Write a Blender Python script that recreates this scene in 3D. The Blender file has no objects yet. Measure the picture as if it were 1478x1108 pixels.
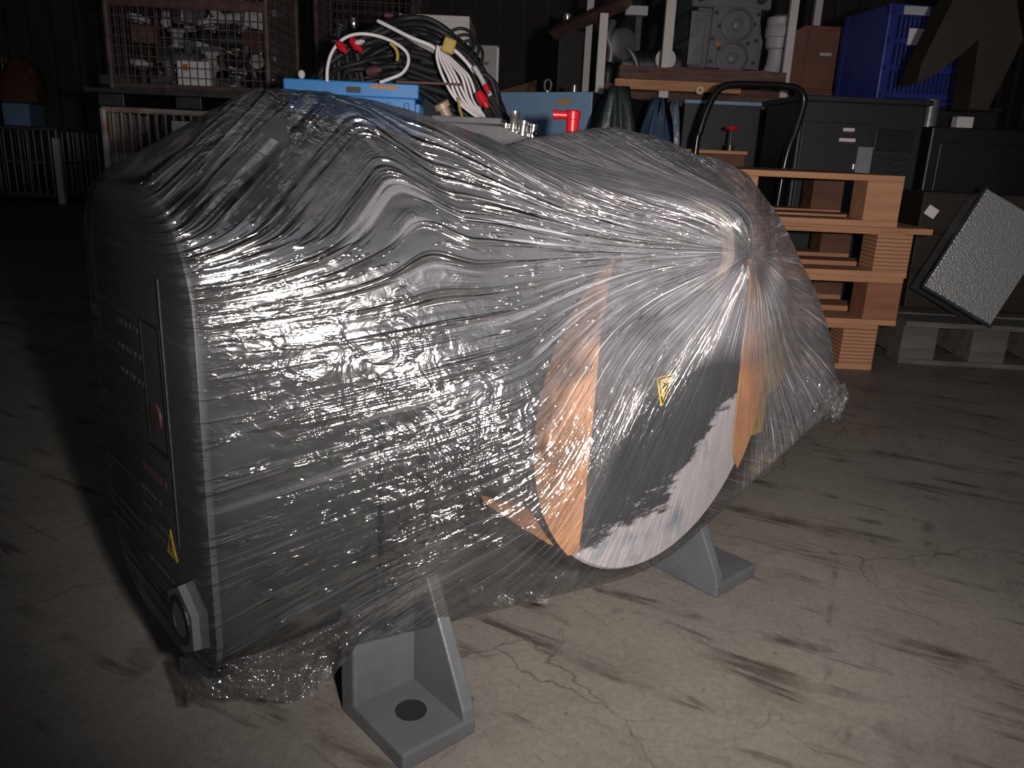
import bpy, bmesh, math, random
import numpy as np
from mathutils import Vector, Matrix, noise as mnoise
random.seed(7)
PI = math.pi
SC = bpy.context.scene
COL = SC.collection

# ------------------------------------------------------------------ camera
CAM_H, PITCH, ROLL, FPX = 0.57, math.radians(16.5), math.radians(2.5), 1160.0
cam_d = bpy.data.cameras.new('camera')
cam_d.sensor_fit = 'HORIZONTAL'; cam_d.sensor_width = 36.0
cam_d.lens = 36.0 * FPX / 1478.0
cam_d.clip_start = 0.02; cam_d.clip_end = 200
cam = bpy.data.objects.new('camera', cam_d); COL.objects.link(cam)
_f = Vector((0, math.cos(PITCH), -math.sin(PITCH))); _r = Vector((1, 0, 0)); _u = _r.cross(_f)
_r2 = _r * math.cos(ROLL) + _u * math.sin(ROLL); _u2 = _u * math.cos(ROLL) - _r * math.sin(ROLL)
cam.matrix_world = Matrix(((_r2.x, _u2.x, -_f.x, 0), (_r2.y, _u2.y, -_f.y, 0), (_r2.z, _u2.z, -_f.z, CAM_H), (0, 0, 0, 1)))
SC.camera = cam

# ------------------------------------------------------------------ world, lights, exposure
world = bpy.data.worlds.new('dim_daylight'); SC.world = world; world.use_nodes = True
_bg = world.node_tree.nodes['Background']
_bg.inputs['Color'].default_value = (0.80, 0.86, 1.0, 1); _bg.inputs['Strength'].default_value = 0.12

fl_d = bpy.data.lights.new('phone_flash', 'SPOT')          # the flash lamp of the phone that took the picture
fl_d.energy = 112; fl_d.color = (1.0, 0.90, 0.86); fl_d.shadow_soft_size = 0.02
fl_d.spot_size = math.radians(102); fl_d.spot_blend = 1.0
flash = bpy.data.objects.new('phone_flash', fl_d); COL.objects.link(flash)
flash.location = (0.13, -0.01, CAM_H + 0.03)
flash.rotation_euler = (Vector((0.06, 1.0, -0.15))).to_track_quat('-Z', 'Y').to_euler()

vs = SC.view_settings
vs.view_transform = 'Standard'; vs.look = 'None'; vs.gamma = 1.0; vs.use_curve_mapping = False
vs.exposure = 0.0
SC.cycles.transparent_max_bounces = 10; SC.cycles.max_bounces = 4; SC.cycles.diffuse_bounces = 2; SC.cycles.glossy_bounces = 2; SC.cycles.transmission_bounces = 2
SC.cycles.caustics_reflective = False; SC.cycles.caustics_refractive = False

# ------------------------------------------------------------------ helpers
def at(u, v, Y):
    """point of the place, Y metres in front of the camera, seen at that spot of the 1478x1108 photograph"""
    d = _f + _r2 * ((u - 739) / FPX) - _u2 * ((v - 554) / FPX)
    return Vector((0, 0, CAM_H)) + d * (Y / d.y)

def nodes_of(m):
    m.use_nodes = True
    nt = m.node_tree
    return nt, nt.nodes, nt.links, nt.nodes['Principled BSDF']

def mat(name, col, rough=0.6, metal=0.0, var=0.25, scale=12.0, bump=0.0, bscale=80.0, dirt=None, dirt_amt=0.45, stretch=(1, 1, 1)):
    m = bpy.data.materials.new(name); nt, N, L, B = nodes_of(m)
    tc = N.new('ShaderNodeTexCoord'); mp = N.new('ShaderNodeMapping'); mp.inputs['Scale'].default_value = stretch
    L.new(tc.outputs['Object'], mp.inputs['Vector'])
    nz = N.new('ShaderNodeTexNoise'); nz.inputs['Scale'].default_value = scale; nz.inputs['Detail'].default_value = 6
    L.new(mp.outputs[0], nz.inputs['Vector'])
    rp = N.new('ShaderNodeValToRGB')
    lo = tuple(c * (1 - var) for c in col); hi = tuple(min(1, c * (1 + var)) for c in col)
    rp.color_ramp.elements[0].position = 0.3; rp.color_ramp.elements[1].position = 0.7
    rp.color_ramp.elements[0].color = (*lo, 1); rp.color_ramp.elements[1].color = (*hi, 1)
    L.new(nz.outputs['Fac'], rp.inputs['Fac'])
    out = rp.outputs['Color']
    if dirt:
        n2 = N.new('ShaderNodeTexNoise'); n2.inputs['Scale'].default_value = scale * 0.6; n2.inputs['Detail'].default_value = 8
        L.new(tc.outputs['Object'], n2.inputs['Vector'])
        r2 = N.new('ShaderNodeValToRGB'); r2.color_ramp.elements[0].position = 1 - dirt_amt - 0.08; r2.color_ramp.elements[1].position = 1 - dirt_amt + 0.08
        L.new(n2.outputs['Fac'], r2.inputs['Fac'])
        mx = N.new('ShaderNodeMix'); mx.data_type = 'RGBA'
        L.new(r2.outputs['Color'], mx.inputs[0]); L.new(out, mx.inputs[6]); mx.inputs[7].default_value = (*dirt, 1)
        out = mx.outputs[2]
    L.new(out, B.inputs['Base Color'])
    B.inputs['Roughness'].default_value = rough; B.inputs['Metallic'].default_value = metal
    if bump:
        nb = N.new('ShaderNodeTexNoise'); nb.inputs['Scale'].default_value = bscale; nb.inputs['Detail'].default_value = 5
        L.new(mp.outputs[0], nb.inputs['Vector'])
        bp = N.new('ShaderNodeBump'); bp.inputs['Strength'].default_value = bump; bp.inputs['Distance'].default_value = 0.004
        L.new(nb.outputs['Fac'], bp.inputs['Height']); L.new(bp.outputs[0], B.inputs['Normal'])
    return m

def box(bm, c, size, rot=None, bevel=0.0):
    r = bmesh.ops.create_cube(bm, size=1.0)
    vs_ = r['verts']
    M = Matrix.Translation(Vector(c)) @ (rot.to_4x4() if rot is not None else Matrix.Identity(4)) @ Matrix.Diagonal((*size, 1))
    bmesh.ops.transform(bm, matrix=M, verts=vs_)
    if bevel > 0:
        es = list({e for v in vs_ for e in v.link_edges})
        bmesh.ops.bevel(bm, geom=es, offset=bevel, segments=2, affect='EDGES', profile=0.5)

def frame_to(d):
    return Vector(d).to_track_quat('Z', 'Y').to_matrix()

def cyl(bm, p0, p1, r0, r1=None, seg=20, caps=True):
    p0, p1 = Vector(p0), Vector(p1); d = p1 - p0
    r = bmesh.ops.create_cone(bm, cap_ends=caps, cap_tris=False, segments=seg, radius1=r0, radius2=r0 if r1 is None else r1, depth=d.length)
    M = Matrix.Translation((p0 + p1) / 2) @ frame_to(d).to_4x4()
    bmesh.ops.transform(bm, matrix=M, verts=r['verts'])

def tube(bm, pts, r, seg=8, closed=False):
    pts = [Vector(p) for p in pts]; rings = []; n = len(pts); prev = None
    for i, p in enumerate(pts):
        t = ((pts[(i + 1) % n] - pts[i - 1]) if closed or 0 < i < n - 1 else (pts[1] - pts[0] if i == 0 else pts[-1] - pts[-2])).normalized()
        if prev is None:
            x = t.orthogonal().normalized()
        else:
            x = (prev - t * prev.dot(t)); x = x.normalized() if x.length > 1e-6 else t.orthogonal().normalized()
        prev = x; y = t.cross(x)
        rr = r[i] if isinstance(r, (list, tuple)) else r
        rings.append([bm.verts.new(p + (x * math.cos(2 * PI * k / seg) + y * math.sin(2 * PI * k / seg)) * rr) for k in range(seg)])
    m = n if closed else n - 1
    for i in range(m):
        A, B = rings[i], rings[(i + 1) % n]
        for k in range(seg):
            bm.faces.new((A[k], A[(k + 1) % seg], B[(k + 1) % seg], B[k]))
    if not closed:
        bm.faces.new(list(reversed(rings[0]))); bm.faces.new(rings[-1])

def smooth_path(pts, n=8, closed=False):
    P = [Vector(p) for p in pts]; out = []; m = len(P)
    rng = range(m) if closed else range(m - 1)
    for i in rng:
        if closed: a, b, c, d = P[i - 1], P[i], P[(i + 1) % m], P[(i + 2) % m]
        else: a, b, c, d = P[max(i - 1, 0)], P[i], P[i + 1], P[min(i + 2, m - 1)]
        for k in range(n):
            t = k / n
            out.append(0.5 * ((2 * b) + (c - a) * t + (2 * a - 5 * b + 4 * c - d) * t * t + (3 * b - a - 3 * c + d) * t ** 3))
    if not closed: out.append(P[-1])
    return out

def lathe(bm, prof, axis_p=(0, 0, 0), axis_d=(0, 0, 1), seg=28):
    """prof: (radius, distance along the axis)"""
    R = frame_to(axis_d); p = Vector(axis_p); rings = []
    for r, h in prof:
        if r < 1e-5: rings.append([bm.verts.new(p + R @ Vector((0, 0, h)))])
        else: rings.append([bm.verts.new(p + R @ Vector((r * math.cos(2 * PI * k / seg), r * math.sin(2 * PI * k / seg), h))) for k in range(seg)])
    for A, B in zip(rings, rings[1:]):
        for k in range(seg):
            if len(A) == 1 and len(B) == 1: continue
            if len(A) == 1: bm.faces.new((A[0], B[(k + 1) % seg], B[k]))
            elif len(B) == 1: bm.faces.new((A[k], A[(k + 1) % seg], B[0]))
            else: bm.faces.new((A[k], A[(k + 1) % seg], B[(k + 1) % seg], B[k]))

def prism(bm, poly, org, ux, uy, un, depth, bevel=0.0):
    """polygon in the (ux, uy) plane, pushed along un by depth"""
    org, ux, uy, un = Vector(org), Vector(ux), Vector(uy), Vector(un)
    A = [bm.verts.new(org + ux * x + uy * y) for x, y in poly]
    B = [bm.verts.new(org + ux * x + uy * y + un * depth) for x, y in poly]
    fa = bm.faces.new(list(reversed(A))); fb = bm.faces.new(B); n = len(poly)
    for i in range(n): bm.faces.new((A[i], A[(i + 1) % n], B[(i + 1) % n], B[i]))
    if bevel > 0:
        bmesh.ops.bevel(bm, geom=list(fa.edges) + list(fb.edges), offset=bevel, segments=2, affect='EDGES', profile=0.5)

def build(name, bm, m, parent=None, label=None, smooth=False, loc=None, rot=None, kind=None):
    bmesh.ops.recalc_face_normals(bm, faces=bm.faces)
    me = bpy.data.meshes.new(name); bm.to_mesh(me); bm.free()
    if smooth:
        me.shade_smooth()
        if smooth != 'all':
            try: me.set_sharp_from_angle(angle=math.radians(38))
            except Exception: pass
    me.materials.append(m)
    o = bpy.data.objects.new(name, me); COL.objects.link(o)
    if parent is not None: o.parent = parent
    if label: o['label'] = label
    if loc is not None: o.location = loc
    if rot is not None: o.rotation_euler = rot
    if kind: o['kind'] = kind
    return o

def thing(name, label, cat, loc=(0, 0, 0), rz=0.0, group=None, rot=None):
    o = bpy.data.objects.new(name, None); COL.objects.link(o); o.empty_display_size = 0.05
    o.location = loc; o.rotation_euler = rot if rot is not None else (0, 0, rz)
    o['label'] = label; o['category'] = cat
    if group: o['group'] = group
    return o

def tag(o, label, cat, group=None):
    o['label'] = label; o['category'] = cat
    if group: o['group'] = group
    return o

def share(o, parent, loc, rot=(0, 0, 0), name=None):
    """another piece with the same mesh data"""
    c = bpy.data.objects.new(name or o.name.split('.')[0], o.data); COL.objects.link(c)
    c.parent = parent; c.location = loc; c.rotation_euler = rot
    return c

def BM(): return bmesh.new()
def rz3(a): return Matrix.Rotation(a, 3, 'Z')

# ------------------------------------------------------------------ materials
M = {}
M['pump_grey'] = mat('pump_grey_paint', (0.013, 0.0150, 0.0145), 0.7, 0, 0.10, 8)
M['pump_dark'] = mat('pump_dark_paint', (0.0075, 0.0085, 0.0085), 0.8, 0, 0.12, 10)
M['foot_grey'] = mat('foot_grey_paint', (0.070, 0.076, 0.080), 0.38, 0, 0.10, 30, 0.08, 200, dirt=(0.03, 0.03, 0.03), dirt_amt=0.28)
M['cover'] = mat('cover_plate_paint', (0.046, 0.049, 0.053), 0.5, 0, 0.12, 6)
M['silver'] = mat('dull_steel', (0.45, 0.45, 0.46), 0.35, 0.8, 0.2, 30)
M['brass'] = mat('dull_brass', (0.50, 0.41, 0.27), 0.45, 0.3, 0.2, 40)
M['kraft'] = mat('kraft_paper', (0.50, 0.245, 0.115), 0.7, 0, 0.14, 14, 0.2, 60)
M['yellow'] = mat('yellow_paint', (0.40, 0.28, 0.05), 0.5, 0, 0.15, 20)
M['sticker_yellow'] = mat('sticker_yellow', (0.72, 0.50, 0.03), 0.5, 0, 0.05, 20)
M['black'] = mat('black_plastic', (0.010, 0.010, 0.011), 0.45, 0, 0.2, 20)
M['rubber'] = mat('black_rubber', (0.012, 0.012, 0.013), 0.6, 0, 0.3, 30)
M['red'] = mat('red_paint', (0.60, 0.012, 0.022), 0.35, 0, 0.1, 20)
M['faded_red'] = mat('faded_red_print', (0.10, 0.036, 0.038), 0.6, 0, 0.2, 60)
M['print'] = mat('pale_print', (0.062, 0.062, 0.066), 0.6, 0, 0.3, 120)
M['white'] = mat('white_paint', (0.62, 0.60, 0.58), 0.5, 0, 0.08, 10)
M['offwhite'] = mat('off_white_enamel', (0.62, 0.59, 0.56), 0.5, 0, 0.08, 6)
M['white_cable'] = mat('white_cable_jacket', (0.78, 0.75, 0.76), 0.45, 0, 0.06, 20)
M['greybox'] = mat('grey_aluminium', (0.12, 0.12, 0.125), 0.55, 0.1, 0.15, 20, 0.1, 100)
M['cabinet_grey'] = mat('cabinet_grey', (0.24, 0.24, 0.235), 0.5, 0, 0.12, 6)
M['cabinet_dark'] = mat('cabinet_dark_grey', (0.030, 0.030, 0.029), 0.5, 0, 0.2, 5)
M['blue_crate'] = mat('bright_blue_plastic', (0.030, 0.235, 0.60), 0.45, 0, 0.1, 14)
M['navy_crate'] = mat('deep_blue_plastic', (0.020, 0.035, 0.22), 0.4, 0, 0.15, 10)
M['steel_blue'] = mat('steel_blue_paint', (0.21, 0.35, 0.53), 0.5, 0, 0.08, 4)
M['tarp_green'] = mat('dark_green_tarp', (0.020, 0.032, 0.032), 0.35, 0, 0.25, 10, 0.4, 30)
M['tarp_blue'] = mat('blue_tarp', (0.030, 0.055, 0.10), 0.3, 0, 0.3, 8, 0.4, 30)
M['tarp_clear'] = mat('pale_blue_sheet', (0.10, 0.13, 0.18), 0.25, 0, 0.4, 14, 0.5, 40)
M['rust'] = mat('rusty_steel', (0.105, 0.058, 0.045), 0.7, 0.1, 0.35, 25, 0.4, 100)
M['rust_wire'] = mat('rusty_wire', (0.115, 0.085, 0.075), 0.6, 0.2, 0.4, 25)
M['pale_wire'] = mat('galvanised_wire_rusting', (0.46, 0.40, 0.36), 0.5, 0.2, 0.15, 14, dirt=(0.26, 0.12, 0.07), dirt_amt=0.42)
M['brown_box'] = mat('red_brown_primer', (0.165, 0.062, 0.042), 0.55, 0, 0.18, 8, 0.1, 40)
M['gear_grey'] = mat('gearbox_grey_paint', (0.155, 0.155, 0.175), 0.45, 0, 0.10, 20)
M['light_grey'] = mat('light_grey_paint', (0.44, 0.44, 0.45), 0.45, 0, 0.10, 20)
M['mid_grey'] = mat('mid_grey_metal', (0.18, 0.18, 0.185), 0.4, 0.4, 0.25, 25)
M['dark_metal'] = mat('dark_oily_metal', (0.045, 0.045, 0.047), 0.4, 0.4, 0.4, 25)
M['plank'] = mat('fresh_timber', (0.50, 0.255, 0.115), 0.7, 0, 0.18, 14, 0.15, 60, stretch=(0.5, 4, 4))
M['rough_beam'] = mat('weathered_timber', (0.135, 0.075, 0.058), 0.85, 0, 0.4, 18, 0.6, 60, stretch=(0.4, 4, 4))
M['ply'] = mat('plywood', (0.40, 0.20, 0.105), 0.7, 0, 0.16, 14, 0.15, 60, stretch=(0.4, 3, 3))
M['ply_red'] = mat('reddish_plywood', (0.24, 0.095, 0.050), 0.7, 0, 0.18, 14, 0.15, 60, stretch=(0.4, 3, 3))
M['old_wood'] = mat('grey_old_wood', (0.105, 0.098, 0.085), 0.85, 0, 0.3, 14, 0.4, 60, stretch=(0.5, 3, 3))
M['brown_wood'] = mat('dark_brown_wood', (0.12, 0.052, 0.028), 0.7, 0, 0.25, 10, 0.2, 50, stretch=(0.5, 3, 3))
M['elec'] = mat('slate_cabinet_paint', (0.016, 0.020, 0.024), 0.5, 0, 0.15, 5)
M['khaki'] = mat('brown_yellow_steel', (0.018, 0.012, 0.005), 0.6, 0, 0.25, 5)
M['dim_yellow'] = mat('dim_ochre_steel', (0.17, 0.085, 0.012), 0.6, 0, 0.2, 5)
M['paper'] = mat('white_paper', (0.72, 0.66, 0.68), 0.7, 0, 0.05, 20)
M['orange'] = mat('orange_plastic', (0.55, 0.17, 0.02), 0.5, 0, 0.1, 20)
M['wall'] = mat('dull_wall_sheet', (0.17, 0.155, 0.145), 0.8, 0, 0.3, 1.5)
M['roof'] = mat('dull_roof_steel', (0.20, 0.185, 0.165), 0.8, 0, 0.3, 1.5)
M['handle_black'] = mat('black_gloss_tube', (0.012, 0.011, 0.010), 0.22, 0, 0.2, 10, dirt=(0.07, 0.045, 0.02), dirt_amt=0.3)
M['chrome'] = mat('bright_fitting', (0.60, 0.58, 0.56), 0.25, 0.85, 0.25, 30)

def ply_layer_mat():
    m = bpy.data.materials.new('laminated_plywood_edge'); nt, N, L, B = nodes_of(m)
    tc = N.new('ShaderNodeTexCoord'); sp = N.new('ShaderNodeSeparateXYZ'); L.new(tc.outputs['Object'], sp.inputs[0])
    nz = N.new('ShaderNodeTexNoise'); nz.inputs['Scale'].default_value = 14; L.new(tc.outputs['Object'], nz.inputs['Vector'])
    ml = N.new('ShaderNodeMath'); ml.operation = 'MULTIPLY'; ml.inputs[1].default_value = 0.004; L.new(nz.outputs['Fac'], ml.inputs[0])
    ad = N.new('ShaderNodeMath'); ad.operation = 'ADD'; L.new(sp.outputs['Z'], ad.inputs[0]); L.new(ml.outputs[0], ad.inputs[1])
    md = N.new('ShaderNodeMath'); md.operation = 'MODULO'; md.inputs[1].default_value = 0.0105; 
    a2 = N.new('ShaderNodeMath'); a2.operation = 'ADD'; a2.inputs[1].default_value = 5.0; L.new(ad.outputs[0], a2.inputs[0]); L.new(a2.outputs[0], md.inputs[0])
    dv = N.new('ShaderNodeMath'); dv.operation = 'DIVIDE'; dv.inputs[1].default_value = 0.0105; L.new(md.outputs[0], dv.inputs[0])
    rp = N.new('ShaderNodeValToRGB'); e = rp.color_ramp.elements
    e[0].position = 0.0; e[0].color = (0.10, 0.035, 0.018, 1); e[1].position = 1.0; e[1].color = (0.30, 0.12, 0.06, 1)
    for p, c in ((0.22, (0.36, 0.18, 0.095, 1)), (0.55, (0.43, 0.235, 0.135, 1)), (0.8, (0.33, 0.16, 0.08, 1))):
        q = e.new(p); q.color = c
    L.new(dv.outputs[0], rp.inputs[0]); L.new(rp.outputs[0], B.inputs['Base Color']); B.inputs['Roughness'].default_value = 0.8
    return m
M['ply_edge'] = ply_layer_mat()

def embossed_mat():
    m = bpy.data.materials.new('stucco_embossed_aluminium'); nt, N, L, B = nodes_of(m)
    tc = N.new('ShaderNodeTexCoord'); vo = N.new('ShaderNodeTexVoronoi'); vo.inputs['Scale'].default_value = 210
    L.new(tc.outputs['Object'], vo.inputs['Vector'])
    bp = N.new('ShaderNodeBump'); bp.inputs['Strength'].default_value = 1.0; bp.inputs['Distance'].default_value = 0.0012
    L.new(vo.outputs['Distance'], bp.inputs['Height']); L.new(bp.outputs[0], B.inputs['Normal'])
    B.inputs['Base Color'].default_value = (0.42, 0.42, 0.40, 1); B.inputs['Metallic'].default_value = 0.75; B.inputs['Roughness'].default_value = 0.38
    return m
M['embossed'] = embossed_mat()

def floor_mat():
    m = bpy.data.materials.new('worn_concrete'); nt, N, L, B = nodes_of(m)
    tc = N.new('ShaderNodeTexCoord')
    def nz(scale, detail=6, vec=None, rough=0.55, dist=0.0):
        n = N.new('ShaderNodeTexNoise'); n.inputs['Scale'].default_value = scale; n.inputs['Detail'].default_value = detail
        n.inputs['Roughness'].default_value = rough; n.inputs['Distortion'].default_value = dist
        L.new(vec if vec else tc.outputs['Object'], n.inputs['Vector']); return n.outputs['Fac']
    def ramp(src, p0, p1, c0=(0, 0, 0, 1), c1=(1, 1, 1, 1)):
        r = N.new('ShaderNodeValToRGB'); r.color_ramp.elements[0].position = p0; r.color_ramp.elements[1].position = p1
        r.color_ramp.elements[0].color = c0; r.color_ramp.elements[1].color = c1; L.new(src, r.inputs[0]); return r.outputs[0]
    def mix(fac, a, b, blend='MIX'):
        x = N.new('ShaderNodeMix'); x.data_type = 'RGBA'; x.blend_type = blend
        if isinstance(fac, float): x.inputs[0].default_value = fac
        else: L.new(fac, x.inputs[0])
        for i, v in ((6, a), (7, b)):
            if isinstance(v, tuple): x.inputs[i].default_value = v
            else: L.new(v, x.inputs[i])
        return x.outputs[2]
    def mul(a, b):
        x = N.new('ShaderNodeMath'); x.operation = 'MULTIPLY'
        for i, v in ((0, a), (1, b)):
            if isinstance(v, float): x.inputs[i].default_value = v
            else: L.new(v, x.inputs[i])
        return x.outputs[0]
    base = ramp(nz(3.0, 8, rough=0.65), 0.3, 0.72, (0.108, 0.102, 0.087, 1), (0.180, 0.169, 0.147, 1))
    base = mix(0.22, base, ramp(nz(130, 7, rough=0.7), 0.35, 0.65, (0.06, 0.055, 0.046, 1), (0.23, 0.215, 0.19, 1)))
    base = mix(mul(ramp(nz(7, 9, rough=0.75), 0.50, 0.68), 0.35), base, (0.07, 0.064, 0.052, 1))
    # long dark scuffs, a little askew to the hall
    mp = N.new('ShaderNodeMapping'); mp.vector_type = 'TEXTURE'; mp.inputs['Rotation'].default_value = (0, 0, math.radians(-29)); mp.inputs['Scale'].default_value = (1.0, 0.13, 1)
    L.new(tc.outputs['Object'], mp.inputs['Vector'])
    sc = ramp(nz(3.2, 9, mp.outputs[0], 0.66, 0.5), 0.545, 0.62)
    brk = ramp(nz(9, 5), 0.40, 0.60)
    base = mix(mul(mul(sc, brk), 0.9), base, (0.040, 0.031, 0.025, 1))
    # tyre marks across
    mp2 = N.new('ShaderNodeMapping'); mp2.vector_type = 'TEXTURE'; mp2.inputs['Rotation'].default_value = (0, 0, math.radians(66)); mp2.inputs['Scale'].default_value = (0.9, 0.10, 1)
    L.new(tc.outputs['Object'], mp2.inputs['Vector'])
    sc2 = ramp(nz(2.6, 9, mp2.outputs[0], 0.65, 0.3), 0.58, 0.66)
    base = mix(mul(mul(sc2, ramp(nz(20, 4), 0.45, 0.6)), 0.6), base, (0.05, 0.042, 0.035, 1))
    # blotches of oil
    base = mix(mul(ramp(nz(4.2, 4, dist=0.6), 0.64, 0.72), 0.55), base, (0.055, 0.046, 0.036, 1))
    # hair cracks
    vo = N.new('ShaderNodeTexVoronoi'); vo.feature = 'DISTANCE_TO_EDGE'; vo.inputs['Scale'].default_value = 3.3
    wv = N.new('ShaderNodeMix'); wv.data_type = 'RGBA'; wv.blend_type = 'ADD'; wv.inputs[0].default_value = 0.22
    nn = N.new('ShaderNodeTexNoise'); nn.inputs['Scale'].default_value = 6; nn.inputs['Detail'].default_value = 6
    L.new(tc.outputs['Object'], nn.inputs['Vector']); L.new(tc.outputs['Object'], wv.inputs[6]); L.new(nn.outputs['Color'], wv.inputs[7]); L.new(wv.outputs[2], vo.inputs['Vector'])
    ck = ramp(vo.outputs['Distance'], 0.002, 0.007, (1, 1, 1, 1), (0, 0, 0, 1))
    base = mix(mul(mul(ck, ramp(nz(2.2, 3), 0.44, 0.54)), 0.7), base, (0.05, 0.04, 0.032, 1))
    # fine scratches
    for rot_, sc_ in ((20, 24), (-50, 31), (80, 27)):
        m3 = N.new('ShaderNodeMapping'); m3.vector_type = 'TEXTURE'; m3.inputs['Rotation'].default_value = (0, 0, math.radians(rot_)); m3.inputs['Scale'].default_value = (1.0, 0.05, 1)
        L.new(tc.outputs['Object'], m3.inputs['Vector'])
        base = mix(mul(mul(ramp(nz(sc_ * 0.25, 4, m3.outputs[0], 0.6, 0.6), 0.66, 0.70), ramp(nz(6, 3), 0.45, 0.6)), 0.6), base, (0.055, 0.048, 0.04, 1))
    # specks
    base = mix(mul(ramp(nz(120, 3), 0.68, 0.72), 0.6), base, (0.04, 0.034, 0.028, 1))
    L.new(base, B.inputs['Base Color'])
    L.new(ramp(nz(5, 5), 0.3, 0.7, (0.42, 0.42, 0.42, 1), (0.65, 0.65, 0.65, 1)), B.inputs['Roughness'])
    bp = N.new('ShaderNodeBump'); bp.inputs['Strength'].default_value = 0.12; bp.inputs['Distance'].default_value = 0.003
    L.new(nz(90, 6), bp.inputs['Height']); L.new(bp.outputs[0], B.inputs['Normal'])
    return m
M['floor'] = floor_mat()

# ------------------------------------------------------------------ the hall
bm = BM(); box(bm, (0, 4.0, -0.05), (16, 16, 0.1)); fl = build('floor', bm, M['floor']); fl['kind'] = 'structure'; fl['label'] = 'worn grey-brown concrete warehouse floor with scuffs'
def ribbed_wall(name, p0, p1, h, label):
    p0, p1 = Vector(p0), Vector(p1); d = (p1 - p0); Ln = d.length; d.normalize(); nrm = Vector((d.y, -d.x, 0))
    bm = BM(); box(bm, (p0 + p1) / 2 + Vector((0, 0, h / 2)) - nrm * 0.05, (Ln, 0.1, h), rz3(math.atan2(d.y, d.x)))
    w = build(name, bm, M['wall']); w['kind'] = 'structure'; w['label'] = label
    b = BM(); box(b, (0, 0, h / 2), (0.06, 0.05, h)); first = build('wall_rib', b, M['wall'], w); k = 0
    x = 0.15
    while x < Ln:
        q = p0 + d * x + nrm * 0.02
        if k == 0: first.location = q; first.rotation_euler = (0, 0, math.atan2(d.y, d.x))
        else: share(first, w, q, (0, 0, math.atan2(d.y, d.x)), 'wall_rib')
        x += 0.30; k += 1
    return w
ribbed_wall('wall_back', (-8, 11, 0), (8, 11, 0), 3.4, 'dim ribbed sheet wall at the far end of the hall')
ribbed_wall('wall_right', (6.0, 11, 0), (6.0, 0.5, 0), 3.4, 'dim ribbed sheet wall on the right')
ribbed_wall('wall_left', (-8, 0.5, 0), (-8, 11, 0), 3.4, 'dim ribbed sheet wall on the left')
bm = BM(); box(bm, (0, 6.2, 3.45), (16, 11.5, 0.1)); ce = build('ceiling', bm, M['roof']); ce['kind'] = 'structure'; ce['label'] = 'dark sheet roof of the hall'
bm = BM(); box(bm, (0, 0, 0), (16, 0.12, 0.22)); pr = build('roof_beam', bm, M['roof'], ce); pr.location = (0, 2.0, 3.28)
for i in range(1, 9): share(pr, ce, (0, 2.0 + i * 1.1, 3.28), name='roof_beam')
bm = BM(); box(bm, (0, 0, 0), (0.16, 11, 0.16)); pr = build('roof_girder', bm, M['roof'], ce); pr.location = (-5, 6, 3.05)
for x in (-2.2, 0.8, 3.8): share(pr, ce, (x, 6, 3.05), name='roof_girder')

# ------------------------------------------------------------------ the pump
TH = math.radians(42)
PA = Vector((math.cos(TH), math.sin(TH), 0)); PN = Vector((math.sin(TH), -math.cos(TH), 0))
S0, N0 = 0.64, -0.76                                        # footprint centre: along the pump, and out towards the viewer
PUMP_O = PA * S0 + PN * N0
pump = thing('vacuum_pump', 'dark grey industrial vacuum pump wrapped in clear stretch film on concrete floor', 'pump', PUMP_O, TH)
def L3(s, n, z): return Vector((s - S0, -(n - N0), z))      # local frame: x along the pump, y away from the viewer
UX, UY, UZ = Vector((1, 0, 0)), Vector((0, -1, 0)), Vector((0, 0, 1))   # UY: out of the near side

def rrect(n0, n1, z0, z1, rads, seg=8):
    """rounded rectangle in (n, z); rads: bottom-near, top-near, top-far, bottom-far"""
    pts = []
    cs = [((n1, z0), rads[0], -90), ((n1, z1), rads[1], 0), ((n0, z1), rads[2], 90), ((n0, z0), rads[3], 180)]
    for (x, z), r, a0 in cs:
        cx = x - r if x == n1 else x + r; cz = z + r if z == z0 else z - r
        for k in range(seg + 1):
            t = math.radians(a0 + 90 * k / seg); pts.append((cx + r * math.cos(t), cz + r * math.sin(t)))
    return pts
SLAB = rrect(-0.900, -0.625, 0.085, 0.523, (0.045, 0.105, 0.075, 0.105))
bm = BM(); prism(bm, SLAB, L3(0.224, 0, 0) - UY * 0, UY, UZ, UX, 0.006, 0.0015)
# prism in local axes: origin has n=0
cover = build('cover_plate', bm, M['cover'], pump, 'near-black flat end cover with rounded corners', True)
def slab_pt(n, z, lift=0.0): return L3(0.224 - lift, n, z)
# moulded groove line, lettering and stickers on the end cover (printing too faint to read)
bm = BM(); box(bm, slab_pt(-0.700, 0.325, 0.0006), (0.0012, 0.0016, 0.25)); build('trim_line', bm, M['print'], cover, 'thin pale vertical line')
def print_bar(n0, n1, z, h, m, nm='printed_text'):
    # a row of tiny letter-like strokes
    bm = BM(); x = n0
    rnd = random.Random(int((n0 + z) * 10000))
    while x < n1:
        w = rnd.uniform(0.004, 0.009); box(bm, slab_pt(x + w / 2, z, 0.0006), (0.0008, w, h)); x += w + rnd.choice((0.002, 0.002, 0.006))
    build(nm, bm, m, cover)
print_bar(-0.790, -0.728, 0.253, 0.007, M['faded_red'])
print_bar(-0.800, -0.750, 0.227, 0.004, M['print']); print_bar(-0.800, -0.775, 0.208, 0.004, M['print']); print_bar(-0.752, -0.725, 0.199, 0.006, M['print'])
print_bar(-0.785, -0.745, 0.188, 0.004, M['print']); print_bar(-0.800, -0.730, 0.150, 0.004, M['print'])
for z in (0.392, 0.367, 0.342): print_bar(-0.830, -0.765, z, 0.005, M['print'])
bm = BM()
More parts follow.
